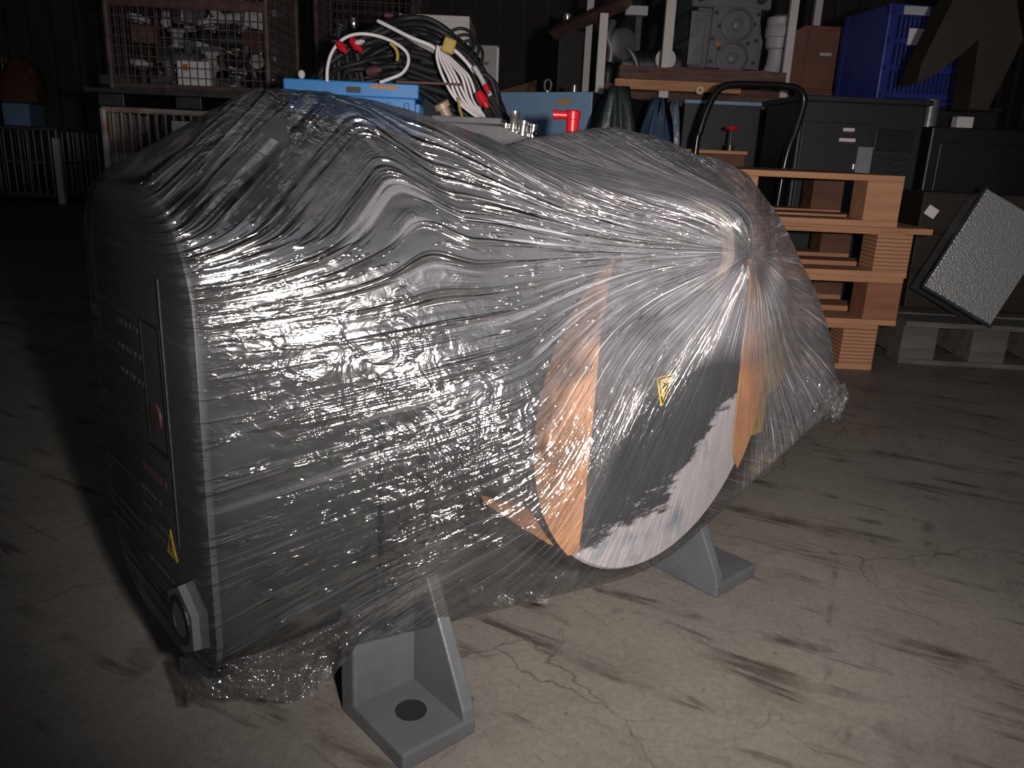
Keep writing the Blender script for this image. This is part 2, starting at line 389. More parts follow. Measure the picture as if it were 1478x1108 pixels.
for (nn, zz, w, h) in ((-0.733, 0.405, 0.05, 0.002), (-0.733, 0.285, 0.05, 0.002), (-0.758, 0.345, 0.002, 0.12), (-0.708, 0.345, 0.002, 0.12)):
    box(bm, slab_pt(nn, zz, 0.0005), (0.001, w, h))
build('panel_frame', bm, M['black'], cover)
bm = BM(); cyl(bm, slab_pt(-0.733, 0.318, -0.001), slab_pt(-0.733, 0.318, 0.002), 0.013, seg=18); build('printed_emblem', bm, M['faded_red'], cover, 'faded red round mark')
bm = BM(); prism(bm, [(-0.735, 0.180), (-0.708, 0.180), (-0.7215, 0.209)], L3(0.2235, 0, 0), UY, UZ, -UX, 0.0006)
wt = build('warning_label', bm, M['sticker_yellow'], cover, 'small yellow warning triangle')
bm = BM(); box(bm, slab_pt(-0.7215, 0.194, 0.0015), (0.0006, 0.002, 0.009)); box(bm, slab_pt(-0.7215, 0.1865, 0.0015), (0.0006, 0.002, 0.002)); build('exclamation_mark', bm, M['black'], wt)
# hexagonal oil plug at the low near corner
bm = BM(); cyl(bm, slab_pt(-0.672, 0.142, -0.001), slab_pt(-0.672, 0.142, 0.014), 0.036, 0.034, seg=6)
plug = build('hex_plug', bm, M['foot_grey'], cover, 'grey hexagonal oil plug')
bm = BM(); lathe(bm, [(0.024, 0.0), (0.024, 0.0012), (0.018, 0.0012), (0.016, -0.003), (0.0, -0.003)], slab_pt(-0.672, 0.142, 0.0139), -UX, 24)
build('sight_glass', bm, M['black'], plug)

# housing behind the cover
bm = BM(); prism(bm, rrect(-0.896, -0.630, 0.090, 0.518, (0.045, 0.105, 0.075, 0.105)), L3(0.230, 0, 0), UY, UZ, UX, 0.164, 0.004)
build('gear_housing', bm, M['pump_grey'], pump, None, True)
bm = BM(); prism(bm, rrect(-0.900, -0.655, 0.100, 0.535, (0.02, 0.05, 0.05, 0.05)), L3(0.394, 0, 0), UY, UZ, UX, 0.62, 0.004)
build('pump_housing', bm, M['pump_dark'], pump, None, True)
bm = BM(); box(bm, L3(0.412, -0.644, 0.285), (0.020, 0.028, 0.29), bevel=0.003)
rib = build('housing_rib', bm, M['pump_dark'], pump)
for s in (0.468, 0.525, 0.955): share(rib, pump, (s - 0.412, 0, 0), name='housing_rib')
bm = BM(); box(bm, L3(0.47, -0.648, 0.120), (0.15, 0.03, 0.05), bevel=0.004); build('base_rail', bm, M['pump_grey'], pump)
# upper casing right under the film
bm = BM(); prof = [(0.262, 0.505), (0.30, 0.568), (0.335, 0.594), (0.40, 0.590), (0.48, 0.580), (0.56, 0.566), (0.65, 0.557), (0.74, 0.560), (0.80, 0.572), (0.86, 0.578), (0.92, 0.570), (1.00, 0.556), (1.045, 0.520)]
rows = []
for s_, zt in prof:
    zs = 0.44 + (zt - 0.44) * 0.62
    rows.append([bm.verts.new(L3(s_, n_, z_)) for n_, z_ in ((-0.885, 0.44), (-0.880, zs), (-0.84, zt - 0.012), (-0.80, zt), (-0.735, zt), (-0.70, zt - 0.010), (-0.662, zs), (-0.657, 0.44))])
for A_, B_ in zip(rows, rows[1:]):
    for k in range(7): bm.faces.new((A_[k], A_[k + 1], B_[k + 1], B_[k]))
    bm.faces.new((A_[7], A_[0], B_[0], B_[7]))
bm.faces.new(rows[0]); bm.faces.new(list(reversed(rows[-1])))
build('upper_casing', bm, M['pump_dark'], pump, None, 'all')

# motor drum facing the viewer, big round end disc
DS, DZ, DR = 0.700, 0.300, 0.196
bm = BM(); lathe(bm, [(0.0, 0.0), (DR - 0.006, 0.0), (DR - 0.006, 0.118), (DR, 0.120), (DR, 0.131), (DR - 0.003, 0.134), (0.0, 0.134)], L3(DS, -0.656, DZ), UY, 72)
def disc_mat():
    m = bpy.data.materials.new('grey_disc_with_bare_lower_rim'); nt, N, L, B = nodes_of(m)
    tc = N.new('ShaderNodeTexCoord'); sp = N.new('ShaderNodeSeparateXYZ'); L.new(tc.outputs['Object'], sp.inputs[0])
    nz = N.new('ShaderNodeTexNoise'); nz.inputs['Scale'].default_value = 22; nz.inputs['Detail'].default_value = 8; nz.inputs['Roughness'].default_value = 0.7
    mp = N.new('ShaderNodeMapping'); mp.inputs['Rotation'].default_value = (0, math.radians(60), 0); mp.inputs['Scale'].default_value = (0.5, 1, 1.8)
    L.new(tc.outputs['Object'], mp.inputs[0]); L.new(mp.outputs[0], nz.inputs['Vector'])
    # where the paint is gone: a worn patch along the lower right rim
    def mth(op, a, b):
        x = N.new('ShaderNodeMath'); x.operation = op
        for i, v in ((0, a), (1, b)):
            if isinstance(v, (int, float)): x.inputs[i].default_value = v
            else: L.new(v, x.inputs[i])
        return x.outputs[0]
    # distance below a line rising to the right: z < 0.178 + k*(s-0.62)
    xs = mth('SUBTRACT', sp.outputs['X'], 0.62 - S0)
    zl = mth('ADD', mth('MULTIPLY', xs, 0.10), 0.176)
    xq = mth('MAXIMUM', mth('SUBTRACT', sp.outputs['X'], 0.72 - S0), 0)
    zl = mth('ADD', zl, mth('MULTIPLY', xq, 0.80))
    d = mth('SUBTRACT', zl, sp.outputs['Z'])
    d = mth('ADD', d, mth('MULTIPLY', mth('SUBTRACT', nz.outputs['Fac'], 0.5), 0.15))
    rp = N.new('ShaderNodeValToRGB'); rp.color_ramp.elements[0].position = 0.0; rp.color_ramp.elements[1].position = 0.012
    L.new(d, rp.inputs[0])
    n2 = N.new('ShaderNodeTexNoise'); n2.inputs['Scale'].default_value = 18; n2.inputs['Detail'].default_value = 5; L.new(tc.outputs['Object'], n2.inputs['Vector'])
    wr = N.new('ShaderNodeValToRGB'); wr.color_ramp.elements[0].position = 0.28; wr.color_ramp.elements[0].color = (0.24, 0.27, 0.32, 1)
    wr.color_ramp.elements[1].position = 0.42; wr.color_ramp.elements[1].color = (0.48, 0.46, 0.48, 1); L.new(n2.outputs['Fac'], wr.inputs[0])
    gr = N.new('ShaderNodeValToRGB'); gr.color_ramp.elements[0].color = (0.036, 0.040, 0.044, 1); gr.color_ramp.elements[1].color = (0.056, 0.062, 0.068, 1); L.new(n2.outputs['Fac'], gr.inputs[0])
    mx = N.new('ShaderNodeMix'); mx.data_type = 'RGBA'; L.new(rp.outputs[0], mx.inputs[0]); L.new(gr.outputs[0], mx.inputs[6]); L.new(wr.outputs[0], mx.inputs[7])
    L.new(mx.outputs[2], B.inputs['Base Color']); B.inputs['Roughness'].default_value = 0.55
    return m
disc = build('motor_end_disc', bm, disc_mat(), pump, 'large round grey disc with worn white lower rim', True)
FN = -0.656 + 0.134                                          # face of the disc
bm = BM(); prism(bm, [(-0.015, 0.013), (0.020, 0.013), (0.0, -0.022), (-0.003, -0.022)], L3(DS - 0.004, FN, 0.322), UX, UZ, UY, 0.0008)
ws = build('warning_sticker', bm, M['sticker_yellow'], disc, 'yellow point-down warning triangle with black border')
bm = BM()
tri = [Vector((-0.0112, 0.0105)), Vector((0.0163, 0.0105)), Vector((-0.0010, -0.0185))]
for i in range(3):
    p, q = tri[i], tri[(i + 1) % 3]; dd = (q - p); c = (p + q) / 2
    box(bm, L3(DS - 0.004 + c.x, FN + 0.0011, 0.322 + c.y), (dd.length + 0.0012, 0.0006, 0.0016), Matrix.Rotation(-math.atan2(dd.y, dd.x), 3, 'Y'))
build('border', bm, M['black'], ws)
bm = BM()
for (x, z, w, h, r) in ((0.000, 0.002, 0.016, 0.003, 0.5), (0.006, 0.000, 0.012, 0.0025, -0.9), (-0.003, 0.006, 0.010, 0.0025, -0.4), (0.003, -0.006, 0.008, 0.0025, 0.9), (0.009, 0.006, 0.006, 0.002, 0.2)):
    box(bm, L3(DS - 0.003 + x * 0.65, FN + 0.0011, 0.322 + z * 0.65), (w * 0.65, 0.0006, h * 0.7), Matrix.Rotation(-r, 3, 'Y'))
build('pictogram', bm, M['black'], ws)
# kraft paper strips taped over both edges of the disc
def strip(name, poly, lift, m, label, thick=0.0014):
    bm = BM(); prism(bm, poly, L3(0, FN + lift, 0), UX, UZ, UY, thick); return build(name, bm, m, pump, label)
def circ_poly(s_edge, side, z0, z1, n=18, grow=0.004):
    pts = []
    for k in range(n + 1):
        z = z0 + (z1 - z0) * k / n; w = math.sqrt(max(0, (DR + grow) ** 2 - (z - DZ) ** 2)); pts.append((DS + side * w, z))
    return pts
lp = circ_poly(0, -1, 0.160, 0.470) + [(0.594, 0.470), (0.582, 0.40), (0.580, 0.30), (0.577, 0.22), (0.573, 0.160)]
strip('paper_strip', lp, 0.0016, M['kraft'], 'orange-brown kraft paper strip along the left of the disc')
rp_ = circ_poly(0, 1, 0.185, 0.455) + [(0.836, 0.455), (0.842, 0.36), (0.842, 0.30), (0.846, 0.235), (0.850, 0.205)]
strip('paper_strip', [(x, z) for x, z in rp_], 0.0016, M['kraft'], 'orange-brown kraft paper strip along the right of the disc')
bm = BM()   # torn strip end sticking out to the left
pp = [((0.578, 0.157), -0.519), ((0.555, 0.196), -0.545), ((0.530, 0.208), -0.570), ((0.503, 0.214), -0.600), ((0.508, 0.204), -0.600), ((0.532, 0.182), -0.570), ((0.555, 0.163), -0.545)]
vv = [bm.verts.new(L3(x, nn, z)) for (x, z), nn in pp]
for f in ((0, 1, 6), (1, 2, 5, 6), (2, 3, 4, 5)): bm.faces.new([vv[i] for i in f])
bmesh.ops.solidify(bm, geom=bm.faces[:], thickness=0.0012)
build('torn_paper_end', bm, M['kraft'], pump, 'torn kraft paper tail sticking out beside the disc')

# pipe with a rounded brassy end along the top of the near side
KP = Vector((0.735, -0.512, 0.475))
bm = BM(); lathe(bm, [(0.0, 0.0), (0.030, 0.0), (0.034, 0.004), (0.036, 0.15), (0.040, 0.165), (0.041, 0.17), (0.041, 0.186), (0.037, 0.196), (0.028, 0.201), (0.0, 0.202)], L3(0.535, -0.575, 0.460), L3(KP.x, KP.y, KP.z) - L3(0.535, -0.575, 0.460), 36)
build('inlet_pipe', bm, M['pump_grey'], pump, 'grey round pipe end pushing out the film', True)
bm = BM(); lathe(bm, [(0.0405, 0.0), (0.0465, 0.002), (0.0475, 0.006), (0.0465, 0.010), (0.0400, 0.012)], L3(0.724, -0.5155, 0.4742), L3(KP.x, KP.y, KP.z) - L3(0.535, -0.575, 0.460), 36)
build('pipe_rim', bm, M['brass'], pump, 'beige-brass rim', True)
bm = BM(); box(bm, L3(0.60, -0.60, 0.468), (0.10, 0.12, 0.07), bevel=0.01); build('pipe_bracket', bm, M['pump_grey'], pump)

# yellow coupling and far-end casing seen through the film at the right end
bm = BM(); lathe(bm, [(0.0, 0.0), (0.065, 0.0), (0.065, 0.05), (0.055, 0.06), (0.0, 0.06)], L3(0.965, -0.62, 0.29), UX, 32); build('yellow_coupling', bm, M['yellow'], pump, 'yellow round coupling behind the film', True)
bm = BM(); lathe(bm, [(0.0, 0.0), (0.13, 0.0), (0.13, 0.025), (0.09, 0.035), (0.0, 0.035)], L3(1.014, -0.76, 0.36), UX, 36); build('end_flange', bm, M['pump_grey'], pump, None, True)
bm = BM(); box(bm, L3(0.985, -0.60, 0.275), (0.03, 0.065, 0.17), bevel=0.004); build('yellow_guard', bm, M['yellow'], pump, 'yellow guard plate behind the film')

# cast feet
def foot(s0, s1, gusset_s, near=True, name='foot'):
    """base plate, back plate and one sloping gusset; near side or mirrored to the far side"""
    f = -1.0 if near else 1.0
    def Q(s, n, z): return L3(s, n if near else (-1.52 - n), z)
    bm = BM()
    def bx(s_a, s_b, n_a, n_b, z_a, z_b, bev=0.003):
        p, q = Q(s_a, n_a, z_a), Q(s_b, n_b, z_b)
        box(bm, (p + q) / 2, (abs(q.x - p.x), abs(q.y - p.y), abs(q.z - p.z)), bevel=bev)
    bx(s0, s1, -0.612, -0.518, 0.0, 0.020)
    bx(s0, s1, -0.632, -0.606, 0.0, 0.125)
    gs = gusset_s; gw = 0.015
    poly = [(-0.608, 0.018), (-0.519, 0.018), (-0.521, 0.030), (-0.585, 0.150), (-0.608, 0.150)]
    prism(bm, [((n if near else -1.52 - n), z) for n, z in poly], L3(gs, 0, 0), UY, UZ, UX, gw, 0.002)
    o = build(name, bm, M['foot_grey'], pump, None)
    bm = BM(); c = Q((s0 + s1) / 2 - 0.002, -0.566, 0.0203); cyl(bm, c, c + Vector((0, 0, 0.0004)), 0.016, seg=24); h = build('bolt_hole', bm, M['black'], o)
    return o
foot(0.350, 0.438, 0.423); foot(0.850, 0.945, 0.850)
foot(0.350, 0.438, 0.423, False); foot(0.850, 0.945, 0.850, False)

# ------------------------------------------------------------------ the stretch film around it
def film_points():
    P = []
    o = 0.005
    for n, z in SLAB:
        cn, cz = -0.7625, 0.304
        P.append((0.2195, cn + (n - cn) * 1.012, cz + (z - cz) * 1.012)); P.append((0.27, cn + (n - cn) * 1.012, cz + (z - cz) * 1.012))
    for k in range(40):
        t = 2 * PI * k / 40; P.append((DS + (DR + 0.006) * math.cos(t), FN + 0.006, DZ + (DR + 0.006) * math.sin(t)))
    for k in range(16):
        t = 2 * PI * k / 16; P.append((0.748, -0.508 + 0.052 * math.cos(t), 0.475 + 0.052 * math.sin(t)))
    P += [(0.338, -0.742, 0.611), (0.38, -0.745, 0.608), (0.43, -0.75, 0.604), (0.50, -0.75, 0.598), (0.86, -0.76, 0.597), (0.92, -0.77, 0.590), (1.01, -0.75, 0.577)]
    P += [(1.09, -0.705, 0.545), (1.095, -0.64, 0.478), (1.10, -0.570, 0.380), (1.10, -0.535, 0.312), (1.105, -0.517, 0.242), (1.09, -0.52, 0.215)]
    P += [(0.40, -0.93, 0.56), (0.9, -0.93, 0.56), (1.08, -0.90, 0.50), (1.08, -0.90, 0.17), (0.3, -0.91, 0.10), (0.7, -0.92, 0.12)]
    return P
def make_film():
    bm = BM()
    for p in film_points(): bm.verts.new(L3(*p))
    bmesh.ops.convex_hull(bm, input=bm.verts[:])
    for v in [v for v in bm.verts if not v.link_faces]: bm.verts.remove(v)
    bmesh.ops.recalc_face_normals(bm, faces=bm.faces)
    me = bpy.data.meshes.new('film_hull'); bm.to_mesh(me); bm.free()
    o = bpy.data.objects.new('film_hull', me); COL.objects.link(o)
    md = o.modifiers.new('r', 'REMESH'); md.mode = 'VOXEL'; md.voxel_size = 0.0038; md.adaptivity = 0
    dg = bpy.context.evaluated_depsgraph_get(); dg.update()
    me2 = bpy.data.meshes.new_from_object(o.evaluated_get(dg))
    bpy.data.objects.remove(o)
    nv = len(me2.vertices); co = np.empty(nv * 3); me2.vertices.foreach_get('co', co); co = co.reshape(-1, 3)
    ne = len(me2.edges); ed = np.empty(ne * 2, dtype=np.int64); me2.edges.foreach_get('vertices', ed); ed = ed.reshape(-1, 2)
    deg = np.bincount(ed.ravel(), minlength=nv)[:, None]
    def lap(x):
        s = np.zeros_like(x)
        for c in range(x.shape[1]):
            s[:, c] = np.bincount(ed[:, 0], x[ed[:, 1], c], nv) + np.bincount(ed[:, 1], x[ed[:, 0], c], nv)
        return s / deg
    for _ in range(24): co += 0.5 * (lap(co) - co)
    s = co[:, 0] + S0; n = N0 - co[:, 1]; z = co[:, 2].copy()
    # slack between the two high points of the top
    def bumpf(x, a, b): 
        t = np.clip((x - a) / (b - a), 0, 1); return np.sin(PI * t) ** 2
    top = np.clip((z - 0.50) / 0.08, 0, 1)
    co[:, 2] -= top * (0.026 * bumpf(s, 0.44, 0.86) + 0.008 * bumpf(s, 0.60, 0.70) + 0.010 * bumpf(s, 0.93, 1.05))
    # the film sinks into the hollow between end cover, disc and pipe
    front = np.clip((n + 0.70) / 0.06, 0, 1)
    sink = front * (1 - np.exp(-(np.hypot((s - 0.68) / 1.8, z - 0.475) / 0.075) ** 4)) * (bumpf(s, 0.45, 0.95) * bumpf(z, 0.50, 0.61) * 0.012 + bumpf(s, 0.80, 1.10) * bumpf(z, 0.20, 0.60) * 0.018)
    co[:, 1] += sink
    co[:, 1] -= front * np.clip((s - 0.230) / 0.23, 0, 1) * np.clip((0.64 - s) / 0.16, 0, 1) * bumpf(z, 0.11, 0.47) * 0.030
    # folds
    me2.vertices.foreach_set('co', co.ravel()); me2.update()
    nr = np.empty(nv * 3); me2.vertices.foreach_get('normal', nr); nr = nr.reshape(-1, 3)
    rs = np.random.RandomState(5); h = np.zeros(nv)
    fanv = (z - KP.z) / (0.16 + np.abs(KP.x - s)); ang = np.arctan2(z - KP.z, s - KP.x)
    for i in range(26):
        k = rs.uniform(60, 240); ph = rs.uniform(0, 6.28); c = rs.uniform(0.2, 1.0); w = rs.uniform(0.06, 0.2)
        h += np.sin(fanv * k + ph + 0.8 * np.sin(s * rs.uniform(6, 20))) * np.exp(-((s - c) / w) ** 2) * 0.00010
    right = np.clip((s - KP.x - 0.02) / 0.08, 0, 1)
    for i in range(10):
        k = rs.uniform(14, 46); ph = rs.uniform(0, 6.28)
        h += right * np.sin(ang * k + ph) * 0.0003
    peak = np.exp(-(((s - 0.36) / 0.09) ** 2 + ((z - 0.60) / 0.05) ** 2)) + np.exp(-(((s - 1.10) / 0.05) ** 2 + ((z - 0.23) / 0.05) ** 2)) + 0.7 * np.exp(-(((s - 0.90) / 0.12) ** 2 + ((z - 0.57) / 0.05) ** 2)) + 0.5 * np.exp(-(((s - 1.06) / 0.05) ** 2 + ((z - 0.5) / 0.06) ** 2))
    lowmid = np.exp(-(((s - 0.43) / 0.10) ** 2 + ((z - 0.28) / 0.07) ** 2)) * np.clip((n + 0.70) / 0.05, 0, 1)
    crm = np.clip(peak * np.where((s < 0.34) & (z < 0.57), 0.3, 1.0) + lowmid, 0, 1)
    cr = np.zeros(nv)
    for i in np.nonzero(crm > 0.03)[0]:
        p = Vector(co[i]) * 30
        cr[i] = (mnoise.noise(p) + 0.6 * mnoise.noise(p * 2.3) + 0.35 * mnoise.noise(p * 5.1))
    h += 0.0030 * cr * crm
    co += nr * (h + 0.003)[:, None]
    me2.vertices.foreach_set('co', co.ravel())
    # surface coordinates that follow the pull of the film
    def att(name, arr, typ='FLOAT'):
        a = me2.attributes.new(name, typ, 'POINT'); a.data.foreach_set('vector' if typ == 'FLOAT_VECTOR' else 'value', np.ascontiguousarray(arr, dtype=np.float32).ravel())
    v1 = fanv * 0.5
    tl = np.clip((0.54 - s) / 0.12, 0, 1) * np.clip((z - 0.41) / 0.05, 0, 1)      # pull from the cover's shoulder up to the peak
    phi = np.arctan2(s - KP.x, -(z - KP.z)); vP = -(phi + PI / 2) * 0.55        # rays around the pipe end
    wp = np.clip((s - 0.46) / 0.18, 0, 1); wp = wp * wp * (3 - 2 * wp); v1 = v1 * (1 - wp) + vP * wp
    rr = np.hypot(s - KP.x, z - KP.z)
    vB = (z - 0.75 * s) * 0.85 - 0.155
    tb = np.clip((0.455 - s) / 0.06, 0, 1) * np.clip((z - 0.40) / 0.10, 0, 1); tb = tb * tb * (3 - 2 * tb)
    att('pull', np.stack([(s + 0.3 * tb * z) * (1 - wp) + (0.9 - rr) * wp, v1 * (1 - tb) + vB * tb, n * 4], 1), 'FLOAT_VECTOR')
    att('m_shoulder', np.maximum(tl, 0.8 * np.clip((z - 0.46) / 0.05, 0, 1)))
    r = np.hypot(s - KP.x, z - KP.z)
    att('m_crumple', np.clip(crm + 0.25 * np.clip((z - 0.54) / 0.03, 0, 1) + 0.40 * np.exp(-(((s - 0.33) / 0.09) ** 2 + ((z - 0.38) / 0.06) ** 2)), 0, 1))
    nearside = np.clip((n + 0.74) / 0.08, 0, 1)
    clear0 = np.clip((0.172 - np.hypot(s - 0.715, (z - 0.225) / 0.95)) / 0.035, 0, 1)      # single clean layer over the lower disc
    hz = 0.10 + 0.70 * np.exp(-((r / 0.22) ** 2)) + 0.34 * np.clip((s - 0.45) / 0.25, 0, 1) + 0.40 * np.clip((s - 0.80) / 0.1, 0, 1)
    hz *= 1 - 0.90 * clear0
    hz *= 1 - 0.85 * np.exp(-(((s - 0.745) / 0.05) ** 2 + ((z - 0.475) / 0.055) ** 2) ** 2)
    hz *= 0.25 + 0.75 * np.clip((z - 0.15) / 0.25, 0, 1)
    hz *= np.clip((s - 0.2235) / 0.012, 0.22, 1)
    att('m_calm', (1 - 0.75 * clear0) * (1 - 0.85 * np.exp(-(rr / 0.05) ** 4)))
    att('m_haze', np.clip(hz, 0, 1))
    gls = 0.58 - 0.14 * np.clip((s - 0.55) / 0.2, 0, 1) - 0.43 * np.clip(clear0, 0, 1) - 0.44 * np.clip((0.27 - z) / 0.08, 0, 1) * np.clip((s - 0.38) / 0.08, 0, 1)
    gls *= 0.55 + 0.45 * np.clip((z - 0.20) / 0.14, 0, 1)
    gls *= np.clip((s - 0.2235) / 0.012, 0.10, 1)
    gls -= 0.30 * np.exp(-(((s - 0.758) / 0.045) ** 2 + ((z - 0.475) / 0.055) ** 2))
    att('m_gloss', np.clip(gls, 0.02, 1))
    me2.shade_smooth()
    return me2
def film_mat():
    m = bpy.data.materials.new('clear_stretch_film'); m.use_nodes = True; nt = m.node_tree; N, L = nt.nodes, nt.links; N.clear()
    def attr(n, out='Vector'):
        a = N.new('ShaderNodeAttribute'); a.attribute_name = n; return a.outputs[out]
    def nz(vec, sc, scale=1.0, detail=3, rough=0.55, dist=0.0):
        mp = N.new('ShaderNodeMapping'); mp.inputs['Scale'].default_value = sc; L.new(vec, mp.inputs[0])
        n = N.new('ShaderNodeTexNoise'); n.inputs['Scale'].default_value = scale; n.inputs['Detail'].default_value = detail; n.inputs['Roughness'].default_value = rough; n.inputs['Distortion'].default_value = dist
        L.new(mp.outputs[0], n.inputs['Vector']); return n.outputs['Fac']
    def mth(op, a, b=0.0, c=None):
        x = N.new('ShaderNodeMath'); x.operation = op
        for i, v in enumerate((a, b) if c is None else (a, b, c)):
            if isinstance(v, (int, float)): x.inputs[i].default_value = v
            else: L.new(v, x.inputs[i])
        return x.outputs[0]
    def mixf(f, a, b):
        x = N.new('ShaderNodeMix'); x.data_type = 'FLOAT'; L.new(f, x.inputs[0]); L.new(a, x.inputs[2]); L.new(b, x.inputs[3]); return x.outputs[0]
    def ramp(src, p0, p1):
        x = N.new('ShaderNodeMapRange'); x.interpolation_type = 'SMOOTHSTEP'; x.inputs[1].default_value = p0; x.inputs[2].default_value = p1; L.new(src, x.inputs[0]); return x.outputs[0]
    pull = attr('pull')
    msh, mcr, mhz = attr('m_shoulder', 'Fac'), attr('m_crumple', 'Fac'), attr('m_haze', 'Fac')
    def streak(u, v, detail=3, dist=0.0):
        return nz(pull, (u, v, 1), 1, detail, dist=dist)
    coarse = streak(3.0, 44, 2, 0.15); fine = ramp(streak(5.0, 110, 2, 0.15), 0.50, 0.74); lines = streak(4.0, 100, 3, 0.15); speck = ramp(streak(24.0, 150, 3, 0.4), 0.54, 0.78)
    tc = N.new('ShaderNodeTexCoord'); crum = nz(tc.outputs['Object'], (1, 1, 1), 42, 3, 0.5, 1.4)
    h = mth('MULTIPLY', mth('ADD', mth('MULTIPLY', mth('SUBTRACT', coarse, 0.5), 0.60), mth('MULTIPLY', mth('SUBTRACT', fine, 0.3), 0.62)), mth('MULTIPLY_ADD', msh, 2.2, 1.0))
    h = mth('ADD', h, mth('MULTIPLY', speck, 0.55))
    h = mth('ADD', h, mth('MULTIPLY', mth('SUBTRACT', crum, 0.5), mth('MULTIPLY_ADD', mcr, 1.8, 0.10)))
    h = mth('MULTIPLY', mth('SUBTRACT', h, 0.2), attr('m_calm', 'Fac'))
    bp = N.new('ShaderNodeBump'); bp.inputs['Strength'].default_value = 1.0; bp.inputs['Distance'].default_value = 0.0048; L.new(h, bp.inputs['Height'])
    tr = N.new('ShaderNodeBsdfTransparent'); tr.inputs[0].default_value = (0.95, 0.955, 0.95, 1)
    df = N.new('ShaderNodeBsdfDiffuse'); df.inputs[0].default_value = (0.80, 0.81, 0.86, 1); L.new(bp.outputs[0], df.inputs['Normal'])
    tl = N.new('ShaderNodeBsdfTranslucent'); tl.inputs[0].default_value = (0.80, 0.81, 0.86, 1)
    ms = N.new('ShaderNodeMixShader'); ms.inputs[0].default_value = 0.30; L.new(df.outputs[0], ms.inputs[1]); L.new(tl.outputs[0], ms.inputs[2])
    whit = ramp(lines, 0.57, 0.66)
    patch = ramp(nz(tc.outputs['Object'], (1, 1, 1), 8.5, 3, 0.6, 0.4), 0.36, 0.64)
    hz = mth('MULTIPLY', mhz, mth('ADD', mth('MULTIPLY_ADD', whit, 0.80, 0.24), mth('MULTIPLY', patch, 0.18)))
    m1 = N.new('ShaderNodeMixShader'); L.new(hz, m1.inputs[0]); L.new(tr.outputs[0], m1.inputs[1]); L.new(ms.outputs[0], m1.inputs[2])
    def gloss(r):
        gl = N.new('ShaderNodeBsdfGlossy'); gl.inputs['Roughness'].default_value = r; gl.inputs[0].default_value = (1, 0.99, 0.97, 1); L.new(bp.outputs[0], gl.inputs['Normal']); return gl.outputs[0]
    gm = N.new('ShaderNodeMixShader'); gm.inputs[0].default_value = 0.06; L.new(gloss(0.11), gm.inputs[1]); L.new(gloss(0.26), gm.inputs[2])
    fr = N.new('ShaderNodeFresnel'); fr.inputs[0].default_value = 1.45; L.new(bp.outputs[0], fr.inputs['Normal'])
    lay = mth('MULTIPLY_ADD', patch, 1.10, 0.30)      # uneven number of film layers
    fac = mth('MINIMUM', mth('MULTIPLY_ADD', fr.outputs[0], 0.5, mth('MULTIPLY', attr('m_gloss', 'Fac'), lay)), 0.7)
    m2 = N.new('ShaderNodeMixShader'); L.new(fac, m2.inputs[0]); L.new(m1.outputs[0], m2.inputs[1]); L.new(gm.outputs[0], m2.inputs[2])
    out = N.new('ShaderNodeOutputMaterial'); L.new(m2.outputs[0], out.inputs[0])
    return m
FILM = film_mat()
_fm = make_film(); _fm.name = 'plastic_wrap'; _fm.materials.append(FILM)
wrap = bpy.data.objects.new('plastic_wrap', _fm); COL.objects.link(wrap); wrap.parent = pump
wrap['label'] = 'taut clear stretch film with streaks and crumpled folds'

# loose ends of film
def flap_mat():
    m = bpy.data.materials.new('loose_clear_film'); m.use_nodes = True; nt = m.node_tree; N, L = nt.nodes, nt.links; N.clear()
    tc = N.new('ShaderNodeTexCoord'); nz = N.new('ShaderNodeTexNoise'); nz.inputs['Scale'].default_value = 42; nz.inputs['Detail'].default_value = 3; nz.inputs['Distortion'].default_value = 2.0; L.new(tc.outputs['Object'], nz.inputs['Vector'])
    bp = N.new('ShaderNodeBump'); bp.inputs['Strength'].default_value = 1; bp.inputs['Distance'].default_value = 0.02; L.new(nz.outputs['Fac'], bp.inputs['Height'])
    tr = N.new('ShaderNodeBsdfTransparent'); tr.inputs[0].default_value = (0.90, 0.89, 0.885, 1)
    df = N.new('ShaderNodeBsdfDiffuse'); df.inputs[0].default_value = (0.7, 0.7, 0.7, 1); m0 = N.new('ShaderNodeMixShader'); m0.inputs[0].default_value = 0.03; L.new(tr.outputs[0], m0.inputs[1]); L.new(df.outputs[0], m0.inputs[2])
    gl = N.new('ShaderNodeBsdfGlossy'); gl.inputs['Roughness'].default_value = 0.10; L.new(bp.outputs[0], gl.inputs['Normal'])
    fr = N.new('ShaderNodeFresnel'); fr.inputs[0].default_value = 1.5; L.new(bp.outputs[0], fr.inputs['Normal'])
    ad = N.new('ShaderNodeMath'); ad.operation = 'MULTIPLY_ADD'; ad.inputs[1].default_value = 0.6; ad.inputs[2].default_value = 0.16; L.new(fr.outputs[0], ad.inputs[0])
    mx = N.new('ShaderNodeMixShader'); L.new(ad.outputs[0], mx.inputs[0]); L.new(m0.outputs[0], mx.inputs[1]); L.new(gl.outputs[0], mx.inputs[2])
    out = N.new('ShaderNodeOutputMaterial'); L.new(mx.outputs[0], out.inputs[0]); return m
FLAP = flap_mat()
